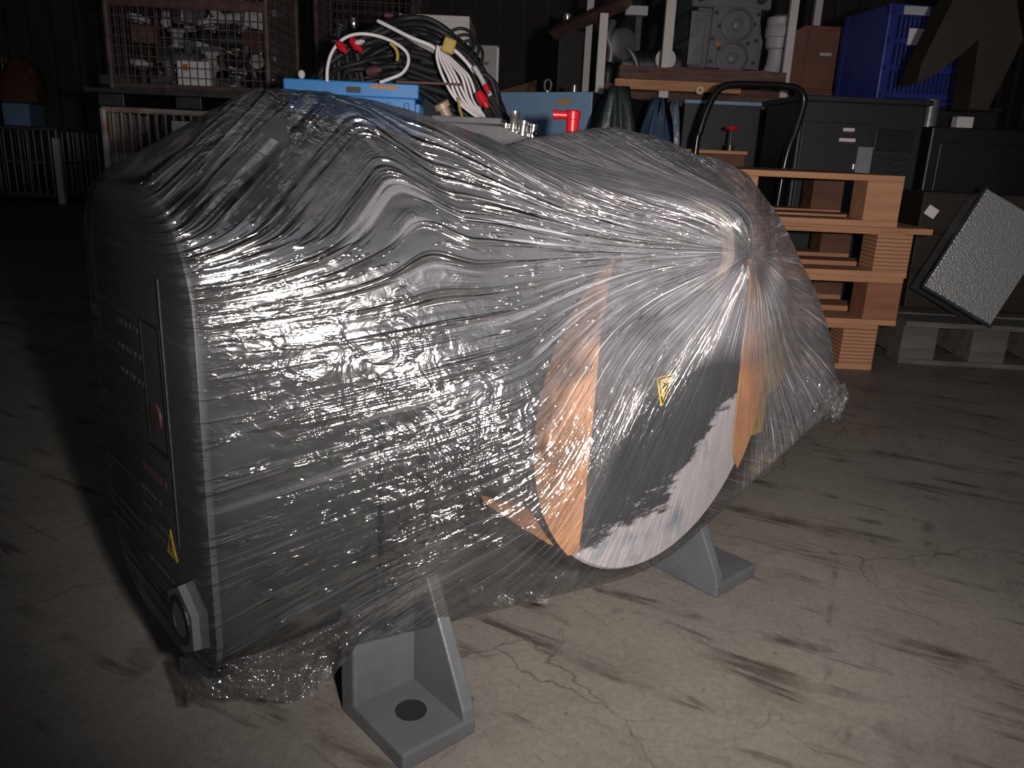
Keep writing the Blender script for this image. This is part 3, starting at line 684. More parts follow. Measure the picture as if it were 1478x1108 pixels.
def flap(top, bottom, amp, seed, nx=60, ny=18, label=None):
    bm = BM(); T = smooth_path([L3(*p) for p in top], 12); Bt = smooth_path([L3(*p) for p in bottom], 12)
    def samp(P, t):
        x = t * (len(P) - 1); i = min(int(x), len(P) - 2); return P[i].lerp(P[i + 1], x - i)
    G = []
    for i in range(nx + 1):
        row = []
        for j in range(ny + 1):
            t = j / ny; p = samp(T, i / nx).lerp(samp(Bt, i / nx), t)
            q = p * 28 + Vector((seed, 0, 0)); d = mnoise.noise(q) + 0.5 * mnoise.noise(q * 2.1) 
            row.append(bm.verts.new(p + UY * d * amp * min(1, t * 2 + .1) + UZ * mnoise.noise(q + Vector((9, 4, 2))) * amp * 0.8 * t))
        G.append(row)
    for i in range(nx):
        for j in range(ny): bm.faces.new((G[i][j], G[i + 1][j], G[i + 1][j + 1], G[i][j + 1]))
    return build('loose_flap', bm, FLAP, wrap, label, 'all')
flap([(0.215, -0.70, 0.085), (0.235, -0.62, 0.118), (0.30, -0.605, 0.125), (0.37, -0.590, 0.135), (0.45, -0.575, 0.135)],
     [(0.21, -0.68, 0.045), (0.24, -0.625, 0.070), (0.30, -0.610, 0.055), (0.345, -0.615, 0.068), (0.42, -0.60, 0.110)], 0.012, 3.1, label='crumpled loose film hanging under the near edge')
flap([(0.46, -0.565, 0.140), (0.52, -0.552, 0.135), (0.60, -0.54, 0.120)], [(0.47, -0.58, 0.105), (0.53, -0.57, 0.085), (0.585, -0.555, 0.075)], 0.013, 8.7, 36, 14, 'crumpled loose film tail hanging below the pump')
bm = BM()   # knot of bunched film at the right end
bmesh.ops.create_icosphere(bm, subdivisions=4, radius=0.022)
for v in bm.verts:
    p = v.co.normalized(); d = mnoise.noise(p * 3) + 0.6 * mnoise.noise(p * 7)
    v.co = Vector((v.co.x * 0.8, v.co.y * 0.8, v.co.z * 1.3)) * (1 + 0.45 * d) + L3(1.10, -0.52, 0.232)
build('bunched_film', bm, FLAP, wrap, 'knot of bunched film at the right end', 'all')
#BACKGROUND
def lab_box(name, label, cat, c0, size, m, rz=0.0, bevel=0.004, group=None):
    """a boxy single-mesh thing standing at c0 (base centre)"""
    bm = BM(); box(bm, (0, 0, size[2] / 2), size, bevel=bevel); o = build(name, bm, m, loc=c0, rot=(0, 0, rz)); return tag(o, label, cat, group)
def sub_box(name, parent, m, c, size, rot=None, bevel=0.0, label=None):
    bm = BM(); box(bm, (0, 0, 0), size, bevel=bevel); o = build(name, bm, m, parent, label, loc=c)
    if rot is not None: o.rotation_euler = rot
    return o

# ---- pallet stack on the right, behind the pump
def pallet(loc, rz, label, block_m, deck_m, W=0.98, D=0.50, H=0.134, deck=0.016, over=0.0, splinter=False, low_double=True):
    t = thing('wooden_pallet', label, 'pallet', loc, rz, 'stacked wooden pallets beside the pump')
    dt = deck; bt = 0.016; bh = H - dt - bt
    sub_box('top_board', t, deck_m, (over / 2, 0, H - dt / 2), (W + over, D, dt), bevel=0.0015)
    bw = 0.095; first = None
    for ix in (-1, 1):
        sub_box('block', t, M['brown_wood'], (ix * (W - bw) / 2, (D - bw) / 2, bt + bh / 2), (bw, bw, bh), bevel=0.0015)  # back blocks coloured darker to paint in the shade inside the pallet
        for iy in (-1,):
            p = (ix * (W - bw) / 2, iy * (D - bw) / 2, bt + bh / 2)
            if first is None: first = sub_box('block', t, block_m, p, (bw, bw, bh), bevel=0.0015)
            else: share(first, t, p, name='block')
    for iy in (-1, 0, 1): sub_box('bottom_board', t, deck_m, (0, iy * (D - bw) / 2, bt / 2), (W, bw + 0.004, bt), bevel=0.0015)
    if splinter:
        rnd = random.Random(3)
        for k in range(9):
            bm = BM(); w = rnd.uniform(0.08, 0.3); x = rnd.uniform(-0.1, W / 2 + over - w * 0.5)
            h = rnd.uniform(0.002, 0.0055)
            prism(bm, [(-w / 2, 0), (w / 2, 0), (w / 2 - rnd.uniform(0.0, 0.03), h), (-w / 2 + rnd.uniform(0, 0.06), h)], (min(x, W / 2 + over - w / 2 + 0.015), -D / 2 + 0.01, H - dt - 0.002 + (k % 3) * 0.006), (1, 0, 0), (0, 0, 1), (0, -1, 0), rnd.uniform(0.012, 0.022))
            build('splinter', bm, deck_m, t)
    return t
PX, PY = 0.795, 2.45
pallet((PX - 0.02, PY + 0.02, 0.0), 0.0, 'bottom pallet of the stack, its corner block of many plywood layers', M['ply_edge'], M['ply'], W=0.49)
pallet((PX + 0.012, PY, 0.134), 0.0, 'second pallet from the floor with a plain reddish end block', M['ply_red'], M['ply'], W=0.50)
pallet((PX + 0.02, PY - 0.005, 0.268), 0.0, 'third pallet from the floor with a ragged splintered top board', M['ply_edge'], M['ply'], W=0.49, over=0.05, splinter=True)
pallet((PX - 0.022, PY, 0.402), 0.0, 'topmost pallet of the stack with a clean orange top board', M['ply'], M['ply'], W=0.48)

# ---- embossed aluminium box leaning on an old grey pallet, far right
t = thing('old_pallet', 'low grey weathered pallet on the floor under the leaning aluminium box', 'pallet', (1.40, 2.50, 0), -0.06)
for k in range(3): sub_box('top_board', t, M['old_wood'], (0, -0.15 + k * 0.15, 0.122), (0.50, 0.12, 0.016), bevel=0.002)
for ix in (-1, 0, 1):
    sub_box('stringer', t, M['old_wood'], (ix * 0.20, 0, 0.0645), (0.10, 0.40, 0.098), bevel=0.002)
for k in (-1, 1): sub_box('bottom_board', t, M['old_wood'], (0, k * 0.15, 0.0075), (0.50, 0.10, 0.015), bevel=0.002)
al = thing('aluminium_box', 'embossed silver aluminium box tilted on the weathered pallet', 'box', (1.178, 2.32, 0.225), 0, None, (math.radians(-14), math.radians(27), math.radians(-10)))
sub_box('front_panel', al, M['embossed'], (0.105, 0, 0.165), (0.22, 0.012, 0.32), bevel=0.003)
sub_box('body', al, M['greybox'], (0.105, 0.055, 0.165), (0.216, 0.10, 0.316), bevel=0.004)
sub_box('edge_strip', al, M['dark_metal'], (-0.009, 0, 0.165), (0.006, 0.018, 0.325)); sub_box('edge_strip', al, M['dark_metal'], (0.105, 0, 0.001), (0.228, 0.018, 0.008))
t = thing('dark_crate', 'dark brown wooden crate in the shade behind the aluminium box', 'crate', (1.43, 2.60, 0.1302), -0.06)
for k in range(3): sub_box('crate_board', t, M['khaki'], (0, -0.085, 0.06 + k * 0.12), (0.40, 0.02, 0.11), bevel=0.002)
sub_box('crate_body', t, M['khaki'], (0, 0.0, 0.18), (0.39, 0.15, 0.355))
sub_box('paper_tag', t, M['paper'], (-0.17, -0.097, 0.30), (0.035, 0.002, 0.030), rot=(0, 0.5, 0), label='crumpled white paper tag')

# ---- bent tube trolley
tr_ = thing('platform_trolley', 'platform trolley with a bent black tube push handle', 'trolley', (0.70, 3.02, 0), 0.0)
HY = -0.22
hp = [at(u, v, 2.80) for u, v in ((1004, 218), (1010, 190), (1022, 155), (1036, 131), (1052, 123), (1085, 122), (1130, 124), (1150, 128), (1160, 139), (1158, 158), (1148, 190), (1132, 240))]
hp = [p - Vector((0.70, 3.02, 0)) for p in hp]; hp = [Vector((hp[0].x, HY, 0.20))] + hp + [Vector((hp[-1].x - 0.01, HY, 0.20))]
bm = BM(); tube(bm, smooth_path(hp, 6), 0.0115, 12); build('push_handle', bm, M['handle_black'], tr_, 'glossy black bent tube', True)
sub_box('platform', tr_, M['brown_wood'], (0.0, 0.0, 0.19), (0.36, 0.46, 0.025), bevel=0.004)
for ix in (-1, 1):
    for iy in (-1, 1):
        bm = BM(); p = Vector((0.0 + ix * 0.13, iy * 0.16, 0.06)); cyl(bm, p - Vector((0.015, 0, 0)), p + Vector((0.015, 0, 0)), 0.06, seg=24); w = build('wheel', bm, M['rubber'], tr_, None, True)
        sub_box('caster_fork', tr_, M['dark_metal'], p + Vector((0, 0, 0.085)), (0.045, 0.04, 0.065))
# wooden box on the trolley with a small red handwheel valve
t = thing('wooden_box', 'dark brown wooden box with a pale top edge on the trolley', 'box', (0.655, 3.06, 0.2026), 0)
sub_box('box_side', t, M['brown_wood'], (0, 0, 0.185), (0.24, 0.30, 0.37), bevel=0.003); sub_box('lid_edge', t, M['plank'], (0, 0, 0.376), (0.25, 0.31, 0.012), bevel=0.002)
v = thing('handwheel_valve', 'small red handwheel on a thin stem standing on the brown wooden box', 'valve', (0.735, 2.98, 0.5848))
bm = BM(); cyl(bm, (0, 0, 0), (0, 0, 0.075), 0.005, seg=10); cyl(bm, (0, 0, 0), (0, 0, 0.02), 0.014, seg=14); build('stem', bm, M['dark_metal'], v)
bm = BM(); lathe(bm, [(0.012, 0), (0.022, 0.0), (0.024, 0.006), (0.022, 0.012), (0.012, 0.012), (0.012, 0)], (0, 0, 0.07), (0, 0, 1), 20); cyl(bm, (-0.02, 0, 0.076), (0.02, 0, 0.076), 0.005); cyl(bm, (0, -0.02, 0.076), (0, 0.02, 0.076), 0.005)
build('handwheel', bm, M['red'], v, 'red round handwheel')

# ---- slate grey electrical cabinet
c = thing('electrical_cabinet', 'slate grey electrical cabinet with white and red stickers behind the pallets', 'cabinet', (1.135, 3.05, 0), 0.0)
sub_box('body', c, M['elec'], (0, 0, 0.38), (0.42, 0.40, 0.76), bevel=0.008); sub_box('door', c, M['elec'], (-0.085, -0.205, 0.36), (0.23, 0.014, 0.66), bevel=0.003)
sub_box('top_lip', c, M['elec'], (0, -0.005, 0.763), (0.44, 0.43, 0.018), bevel=0.003)
for z, w in ((0.668, 0.038), (0.635, 0.055)):
    k = sub_box('sticker', c, M['paper'], (-0.045, -0.2135, z), (w, 0.001, 0.011)); sub_box('sticker_band', k, M['faded_red'], (0, -0.0006, -0.008), (w * 0.9, 0.001, 0.006))
sub_box('vent', c, M['black'], (0.115, -0.2035, 0.64), (0.13, 0.01, 0.07), bevel=0.002)
p = sub_box('terminal_panel', c, M['cabinet_grey'], (0.02, -0.2145, 0.56), (0.05, 0.004, 0.11)); bm = BM()
for k in range(5): tube(bm, smooth_path([(0.05, -0.212, 0.60 - k * 0.022), (0.09, -0.225, 0.59 - k * 0.022), (0.13, -0.222, 0.575 - k * 0.02), (0.17, -0.21, 0.585 - k * 0.02)], 5), 0.0022, 6)
build('wiring', bm, M['cabinet_dark'], c)
sub_box('latch', c, M['silver'], (-0.01, -0.216, 0.55), (0.012, 0.012, 0.02), bevel=0.002)
# small fittings in front of it
bm = BM(); lathe(bm, [(0, 0), (0.025, 0), (0.025, 0.09), (0.02, 0.095), (0, 0.095)], (0, 0, 0), (0, 0, 1), 20)
cab2 = thing('control_cabinet', 'low black cabinet in the shade right of the slate electrical cabinet', 'cabinet', (1.57, 2.94, 0), 0.0)
sub_box('body', cab2, M['black'], (0, 0, 0.345), (0.42, 0.24, 0.69), bevel=0.006); sub_box('door', cab2, M['black'], (0, -0.125, 0.34), (0.36, 0.012, 0.60), bevel=0.003); sub_box('handle', cab2, M['silver'], (-0.14, -0.137, 0.4), (0.012, 0.012, 0.06), bevel=0.003)
o = build('steel_canister', bm, M['mid_grey'], loc=(1.40, 2.94, 0.69)); tag(o, 'short grey steel canister standing on the low black cabinet', 'canister')
bm = BM(); box(bm, (0, 0, 0.018), (0.055, 0.04, 0.036), bevel=0.003); o = build('lit_patch_box', bm, M['white'], loc=(1.475, 2.86, 0.69)); tag(o, 'small white block added for a patch of light on the low black cabinet', 'carton')  # white block added to stand in for a bright lit patch

# ---- deep blue slatted crate, upper right
pl = thing('steel_plinth', 'black steel plinth under the right half of the deep blue crate', 'plinth', (1.54, 3.27, 0))
sub_box('body', pl, M['black'], (0, 0, 0.38), (0.36, 0.36, 0.76), bevel=0.004); sub_box('top_plate', pl, M['black'], (0, 0, 0.766), (0.37, 0.37, 0.0125), bevel=0.002)
bc = thing('plastic_crate', 'deep blue slatted plastic crate on the slate cabinet, paper tag on its side', 'crate', (1.445, 3.27, 0.7725), 0.10)
Wc, Dc, Hc = 0.40, 0.34, 0.33
sub_box('floor_panel', bc, M['navy_crate'], (0, 0, 0.008), (Wc, Dc, 0.016))
for sx in (-1, 1):
    for sy in (-1, 1): sub_box('corner_post', bc, M['navy_crate'], (sx * (Wc / 2 - 0.02), sy * (Dc / 2 - 0.02), Hc / 2), (0.04, 0.04, Hc), bevel=0.006)
for z in (0.03, 0.12, 0.21, Hc - 0.02):
    for sy in (-1, 1): sub_box('rail', bc, M['navy_crate'], (0, sy * (Dc / 2 - 0.012), z), (Wc, 0.018, 0.022 if z < 0.3 else 0.04), bevel=0.003)
    for sx in (-1, 1): sub_box('rail', bc, M['navy_crate'], (sx * (Wc / 2 - 0.012), 0, z), (0.018, Dc, 0.022 if z < 0.3 else 0.04), bevel=0.003)
sl = None
for k in range(21):
    p = (-0.165 + k * 0.0165, -Dc / 2 + 0.012, 0.155)
    if sl is None: sl = sub_box('slat', bc, M['light_grey'] if 0 else M['navy_crate'], p, (0.006, 0.012, 0.27))
    else: share(sl, bc, p, name='slat')
sub_box('side_panel', bc, M['navy_crate'], (-Wc / 2 + 0.006, 0, Hc / 2), (0.008, Dc - 0.03, Hc - 0.02))
sub_box('inner_liner', bc, M['light_grey'], (0.0, 0.02, Hc / 2), (Wc - 0.06, 0.20, Hc - 0.06))
sub_box('paper_tag', bc, M['paper'], (-0.075, -Dc / 2 - 0.001, 0.225), (0.085, 0.002, 0.055), label='white paper tag')
for k in range(3): sub_box('top_strip', bc, M['light_grey'], (-0.10 + k * 0.11, -Dc / 2 + 0.0012, Hc - 0.02), (0.095, 0.004, 0.028))

# ---- red-brown primed steel box
rb = thing('steel_box', 'red-brown primed steel box beside the grey pipe elbow', 'box', (1.265, 3.86, 0.839), 0.0); rb.scale = (1.25, 1.25, 1.25)
bm = BM(); prism(bm, [(-0.12, 0), (0.10, 0), (0.10, 0.215), (-0.075, 0.215), (-0.12, 0.19)], (0, -0.14, 0), (1, 0, 0), (0, 0, 1), (0, 1, 0), 0.26, 0.004); build('body', bm, M['brown_box'], rb)
sub_box('front_plate', rb, M['brown_box'], (0.015, -0.146, 0.108), (0.16, 0.008, 0.19), bevel=0.003)
sub_box('chalk_mark', rb, M['light_grey'], (0.0, -0.1505, 0.125), (0.04, 0.001, 0.010), label='smudged chalk mark')

# ---- storage rack with timber shelf
rk = thing('storage_rack', 'storage rack of pale steel posts carrying machines on timber', 'rack', (0.65, 3.80, 0))
def post(x, y, z0, z1, w=0.034):
    return sub_box('post', rk, M['offwhite'], (x - 0.65, y - 3.80, (z0 + z1) / 2), (w, w * 0.8, z1 - z0), bevel=0.002)
post(0.300, 3.46, 0, 1.085); post(0.553, 3.42, 0.0, 1.8, 0.038); post(1.055, 3.50, 0.0, 1.8, 0.032); post(0.300, 4.26, 0, 1.8); post(1.40, 4.26, 0, 1.8)
for y in (3.50, 4.24): sub_box('cross_rail', rk, M['rust'], (0.20, y - 3.80, 0.778), (1.14, 0.04, 0.05), bevel=0.003)
bm = BM(); pa, pb = at(800, 48, 3.9) - Vector((0.65, 3.80, 0)), at(905, 2, 3.45) - Vector((0.65, 3.80, 0)); cyl(bm, pa, pb, 0.030, seg=4); build('diagonal_brace', bm, M['rust'], rk, 'rusty dark brown sloping beam')
def timber(name, label, c, size, m, rz=0.0, jag=0.0):
    bm = BM(); box(bm, (0, 0, 0), size, bevel=0.002)
    if jag:
        bmesh.ops.subdivide_edges(bm, edges=[e for e in bm.edges if e.calc_length() > 0.2], cuts=14)
        for v in bm.verts: v.co += Vector((0, mnoise.noise(v.co * 30) * jag, mnoise.noise(v.co * 23 + Vector((5, 5, 5))) * jag))
    return tag(build(name, bm, m, loc=c, rot=(0, 0, rz)), label, 'timber')
timber('timber_plank', 'fresh orange timber plank along the front of the rack shelf', (0.605, 3.42, 0.823), (0.50, 0.06, 0.038), M['plank'])
timber('timber_beam', 'rough dark weathered timber beam on top of the orange plank', (0.70, 3.47, 0.867), (0.66, 0.14, 0.050), M['rough_beam'], 0, 0.007)
timber('shelf_board', 'dark wooden shelf board beneath the machines on the rack', (0.87, 3.88, 0.821), (1.12, 0.62, 0.034), M['rough_beam'])

# gearbox on the rack
g = thing('gearbox', 'grey gearbox with bolted front plate and round bosses on the timber beam', 'gearbox', (0.825, 3.86, 0.880), 0.05); g.scale = (1.25, 1.25, 1.25)
sub_box('foot_block', g, M['gear_grey'], (0, 0, 0.0), (0.22, 0.30, 0.08), bevel=0.004)
bm = BM(); prism(bm, [(-0.12, 0.03), (0.12, 0.03), (0.125, 0.12), (0.11, 0.14), (0.105, 0.22), (-0.105, 0.22), (-0.11, 0.14), (-0.125, 0.12)], (0, -0.17, 0), (1, 0, 0), (0, 0, 1), (0, 1, 0), 0.32, 0.004); build('body', bm, M['gear_grey'], g)
sub_box('top_flange', g, M['gear_grey'], (0, -0.01, 0.245), (0.265, 0.36, 0.06), bevel=0.006)
bm = BM(); prism(bm, [(-0.065, 0.03), (0.105, 0.03), (0.10, 0.22), (-0.06, 0.22)], (0, -0.178, 0), (1, 0, 0), (0, 0, 1), (0, -1, 0), 0.014, 0.003); fp = build('front_plate', bm, M['gear_grey'], g)
for cx, cz in ((0.022, 0.165), (0.018, 0.062)):
    bm = BM(); lathe(bm, [(0.054, 0), (0.054, 0.008), (0.046, 0.012), (0.044, 0.006), (0.018, 0.006), (0.018, 0.016), (0.010, 0.020), (0, 0.02)], (cx, -0.192, cz), (0, -1, 0), 30); build('boss', bm, M['gear_grey'], g, None, True)
b0 = None
for bx_, bz_ in ((-0.055, 0.05), (-0.055, 0.12), (-0.05, 0.20), (0.09, 0.05), (0.092, 0.12), (0.09, 0.20), (-0.035, 0.16), (0.065, 0.11), (0.08, 0.17), (-0.03, 0.09)):
    if b0 is None:
        bm = BM(); cyl(bm, (0, 0, 0), (0, -0.006, 0), 0.006, seg=8); b0 = build('bolt', bm, M['dark_metal'], g, loc=(bx_, -0.192, bz_))
    else: share(b0, g, (bx_, -0.192, bz_), name='bolt')
sub_box('paint_dot', g, M['orange'], (-0.035, -0.1935, 0.105), (0.014, 0.003, 0.014), rot=(0, 0.7, 0), label='yellow paint dot')
for cx in (-0.105, 0.095):
    bm = BM(); cyl(bm, (cx, -0.19, 0.245), (cx, -0.205, 0.245), 0.015, seg=14); build('flange_boss', bm, M['dark_metal'], g)
bm = BM(); lathe(bm, [(0.075, 0), (0.075, 0.03), (0.05, 0.045), (0, 0.05)], (0.0, -0.05, 0.2745), (0, 0, 1), 24); build('top_cap', bm, M['white'], g, 'pale round cap', True)
sub_box('left_casting', g, M['mid_grey'], (-0.105, -0.178, 0.12), (0.05, 0.012, 0.17), bevel=0.003)

# grey pipe elbow with round valve head
e_ = thing('pipe_elbow', 'light grey pipe elbow with a round flanged head beside the gearbox', 'pipe fitting', (1.075, 3.72, 0.839), 0); e_.scale = (1.25, 1.25, 1.25)
bm = BM(); lathe(bm, [(0, 0.12), (0.032, 0.12), (0.033, 0.135), (0.042, 0.14), (0.045, 0.165), (0.045, 0.172), (0.050, 0.175), (0.050, 0.205), (0.046, 0.212), (0.048, 0.215), (0.048, 0.235), (0.03, 0.245), (0, 0.245)], (0, 0, 0), (0, 0, 1), 28); build('valve_head', bm, M['light_grey'], e_, None, True)
bm = BM(); tube(bm, smooth_path([(0.0, 0, 0.125), (-0.004, 0, 0.085), (-0.016, 0, 0.045), (-0.022, 0, 0.0)], 6), 0.032, 18); build('elbow', bm, M['light_grey'], e_, None, True)
sub_box('head_plate', e_, M['white'], (0.01, -0.049, 0.190), (0.03, 0.006, 0.028), bevel=0.002)
# dark motor pump with flywheel on the left of the rack
mp_ = thing('motor_pump', 'small dark oily pump with pipes on the left end of the rack shelf', 'pump', (0.435, 3.74, 0.840), 0); mp_.scale = (1.25, 1.25, 1.25)
bm = BM(); cyl(bm, (-0.02, 0, 0.07), (0.16, 0, 0.075), 0.045, seg=22); cyl(bm, (0.16, 0, 0.075), (0.18, 0, 0.075), 0.052, seg=22); build('motor', bm, M['dark_metal'], mp_, None, True)
bm = BM(); lathe(bm, [(0, 0), (0.05, 0), (0.055, 0.01), (0.05, 0.03), (0.02, 0.04), (0, 0.04)], (-0.03, -0.02, 0.13), (0.4, -1, 0), 24); build('pump_head', bm, M['mid_grey'], mp_, None, True)
bm = BM(); tube(bm, smooth_path([(-0.06, -0.04, 0.20), (-0.075, -0.05, 0.15), (-0.06, -0.05, 0.10), (-0.075, -0.04, 0.0)], 6), 0.014, 12); tube(bm, smooth_path([(0.02, -0.05, 0.0), (0.03, -0.06, 0.06), (0.0, -0.06, 0.11), (-0.03, -0.04, 0.13)], 6), 0.010, 10); build('pipe', bm, M['mid_grey'], mp_, None, True)
sub_box('bracket', mp_, M['light_grey'], (0.015, -0.04, 0.235), (0.075, 0.03, 0.03), bevel=0.002); sub_box('bracket_post', mp_, M['dark_metal'], (0.03, 0.0, 0.12), (0.02, 0.02, 0.24))
bm = BM(); lathe(bm, [(0.0, 0), (0.012, 0), (0.012, 0.004), (0.026, 0.004), (0.026, 0), (0.034, 0), (0.034, 0.012), (0, 0.012)], (0.118, -0.09, 0.082), (0, -1, 0), 26); cyl(bm, (0.118, -0.09, 0.082), (0.118, 0.0, 0.08), 0.008); build('white_pulley', bm, M['white'], mp_, 'small white pulley', True)
bm = BM(); lathe(bm, [(0, 0), (0.03, 0), (0.035, 0.03), (0.035, 0.07), (0.025, 0.085), (0.012, 0.09), (0.012, 0.10), (0, 0.10)], (0, 0, 0), (0, 0, 1), 22); o = build('glass_jar', bm, M['black'], loc=(0.352, 3.68, 0.840), smooth=True); tag(o, 'shiny black jar at the left end of the rack shelf', 'jar')
# hose reel hanging on plank front
bm = BM(); lathe(bm, [(0.006, 0), (0.016, 0.0), (0.018, 0.006), (0.016, 0.012), (0.006, 0.012), (0.006, 0)], (0, 0, 0), (0, -1, 0), 18); o = build('hose_clamp', bm, M['brass'], loc=(0.690, 3.386, 0.810), smooth=True); tag(o, 'small round brassy ring hanging on the front of the orange plank', 'ring')

# ---- sheets and tarps under the rack
def tarp(name, label, m, pts, loc, amp, seed):
    """a draped, creased bundle: closed lofted mesh"""
    bm = BM(); nx, ny = 26, 26; G = []
    (x0, x1, y0, y1, zt) = pts
    for i in range(nx):
        a = 2 * PI * i / nx; row = []
        for j in range(ny):
            t = j / (ny - 1); r = max(0.10, (1.0 - t ** 2.6) ** 0.6); p = Vector(((x0 + x1) / 2 + (x1 - x0) / 2 * math.copysign(abs(math.cos(a)) ** 0.6, math.cos(a)) * r, (y0 + y1) / 2 + (y1 - y0) / 2 * math.copysign(abs(math.sin(a)) ** 0.6, math.sin(a)) * r, zt * t))
            d = mnoise.noise(Vector((a * 2.2, t * 1.6, seed))) + 0.5 * mnoise.noise(Vector((a * 5, t * 4, seed)))
            row.append(bm.verts.new(p + Vector((math.cos(a), math.sin(a), 0)) * d * amp * (0.3 + t)))
        G.append(row)
    for i in range(nx):
        for j in range(ny - 1): bm.faces.new((G[i][j], G[(i + 1) % nx][j], G[(i + 1) % nx][j + 1], G[i][j + 1]))
    bm.faces.new([G[i][-1] for i in range(nx)]); bm.faces.new([G[i][0] for i in reversed(range(nx))])
    return build(name, bm, m, loc=loc, smooth='all')
tag(tarp('dark_tarp', '', M['tarp_green'], (-0.06, 0.085, -0.07, 0.07, 0.755), (0.262, 2.58, 0), 0.05, 1.3), 'dark green tarpaulin bundle beside the steel blue cabinet', 'tarpaulin')
tag(tarp('blue_tarp', '', M['tarp_blue'], (-0.075, 0.075, -0.06, 0.06, 0.735), (0.432, 2.70, 0), 0.04, 5.3), 'navy blue tarpaulin bundle under the orange plank', 'tarpaulin')
tag(tarp('plastic_sheet', '', M['tarp_clear'], (-0.045, 0.045, -0.04, 0.04, 0.735), (0.505, 2.86, 0), 0.02, 9.3), 'pale blue plastic sheeting bunched beside the navy tarpaulin', 'plastic sheet')
t = thing('slate_board', 'flat slate grey board standing behind the trolley handle', 'board', (0.78, 3.36, 0), 0)
sub_box('board_face', t, M['elec'], (0, 0, 0.385), (0.30, 0.03, 0.77), bevel=0.003); sub_box('top_edge', t, M['steel_blue'], (0, -0.001, 0.765), (0.302, 0.034, 0.012))

# ---- steel blue cabinet
c = thing('steel_blue_cabinet', 'plain steel blue metal cabinet with a small tan label', 'cabinet', (0.055, 2.99, 0), math.radians(-36))
sub_box('body', c, M['steel_blue'], (0, 0.12, 0.375), (0.50, 0.36, 0.75), bevel=0.004); sub_box('black_side_sheet', c, M['black'], (0.253, 0.12, 0.375), (0.006, 0.355, 0.745)); sub_box('tan_label', c, M['plank'], (0.14, -0.061, 0.718), (0.05, 0.002, 0.016), label='small tan label')  # black sheet covers the whole right side face of the body
bm = BM(); tube(bm, [Vector((0.03 + 0.014 * math.cos(q), 0, 0.775 + 0.02 * math.sin(q))) for q in [2 * PI * k / 16 for k in range(16)]], 0.004, 6, True); cyl(bm, (0.03, 0, 0.748), (0.03, 0, 0.758), 0.006); build('eye_bolt', bm, M['chrome'], c, None, True)
bm = BM(); cyl(bm, (0.14, 0, 0.749), (0.14, 0, 0.775), 0.008, seg=12); build('knob', bm, M['chrome'], c, None, True)
# red stand pipe
r_ = thing('red_standpipe', 'bright red upright pipe with short side spout behind the wrapped pump', 'pipe', (0.094, 1.62, 0))
bm = BM(); lathe(bm, [(0, 0), (0.0125, 0), (0.0125, 0.622), (0.0145, 0.623), (0.0145, 0.637), (0.011, 0.640), (0, 0.640)], (0, 0, 0), (0, 0, 1), 24); build('pipe', bm, M['red'], r_, None, True)
bm = BM(); lathe(bm, [(0, 0), (0.008, 0), (0.008, 0.022), (0.0095, 0.022), (0.0095, 0.030), (0, 0.030)], (-0.008, 0, 0.630), (-1, 0, 0), 18); build('spout', bm, M['red'], r_, None, True)
bm = BM(); lathe(bm, [(0, 0), (0.05, 0), (0.05, 0.012), (0.015, 0.016), (0, 0.016)], (0, 0, 0), (0, 0, 1), 24); build('base_flange', bm, M['red'], r_, None, True)

# ---- cabinets and beam in the middle distance
c = thing('white_cabinet', 'tall off-white cabinet behind the heap of black cables', 'cabinet', (-0.345, 3.42, 0), 0)
sub_box('body', c, M['offwhite'], (0, 0, 0.51), (0.262, 0.40, 1.02), bevel=0.004); sub_box('door', c, M['offwhite'], (0, -0.203, 0.52), (0.245, 0.01, 0.96), bevel=0.002)
c = thing('grey_cabinet', 'narrow grey cabinet with a dark label strip beside the off-white cabinet', 'cabinet', (-0.155, 3.42, 0), 0.0)
sub_box('body', c, M['cabinet_grey'], (0, 0, 0.465), (0.10, 0.30, 0.93), bevel=0.004); sub_box('edge_trim', c, M['light_grey'], (0.047, -0.153, 0.46), (0.010, 0.012, 0.92)); sub_box('label_strip', c, M['black'], (-0.012, -0.1515, 0.865), (0.05, 0.003, 0.012))
bm = BM(); box(bm, (0, 0, 0), (0.8, 0.06, 0.075), Matrix.Rotation(math.radians(-17), 3, 'Y')); 
c = thing('yellow_beam', 'dim yellow steel beam sloping up behind the grey cabinets', 'beam', (0.12, 5.2, 0))
build('beam', bm, M['dim_yellow'], c, loc=(0, 0, 0.93)); sub_box('upright', c, M['dim_yellow'], (0.36, 0.08, 0.50), (0.07, 0.07, 1.00)); sub_box('upright', c, M['dim_yellow'], (-0.36, 0.05, 0.37), (0.07, 0.07, 0.74))
c = thing('dark_cabinet', 'tall dark grey cabinet with a lighter panel left of the rack posts', 'cabinet', (0.285, 4.62, 0), 0.25); c.scale = (1.15, 1.15, 1.08)
sub_box('body', c, M['cabinet_dark'], (0, 0, 0.53), (0.30, 0.32, 1.06), bevel=0.004); sub_box('panel', c, M['cabinet_grey'], (0.075, -0.165, 0.90), (0.105, 0.008, 0.24), bevel=0.002); sub_box('hinge_rail', c, M['mid_grey'], (-0.01, -0.164, 0.55), (0.016, 0.01, 0.98))
bm = BM(); lathe(bm, [(0, 0), (0.02, 0), (0.03, 0.015), (0.03, 0.04), (0.02, 0.05), (0.025, 0.06), (0.025, 0.09), (0, 0.095)], (0, 0, 0), (0, 0, 1), 20); o = build('steel_fitting', bm, M['chrome'], loc=(0.205, 4.55, 1.145), smooth=True); tag(o, 'shiny steel fitting standing on the tall dark grey cabinet', 'fitting')

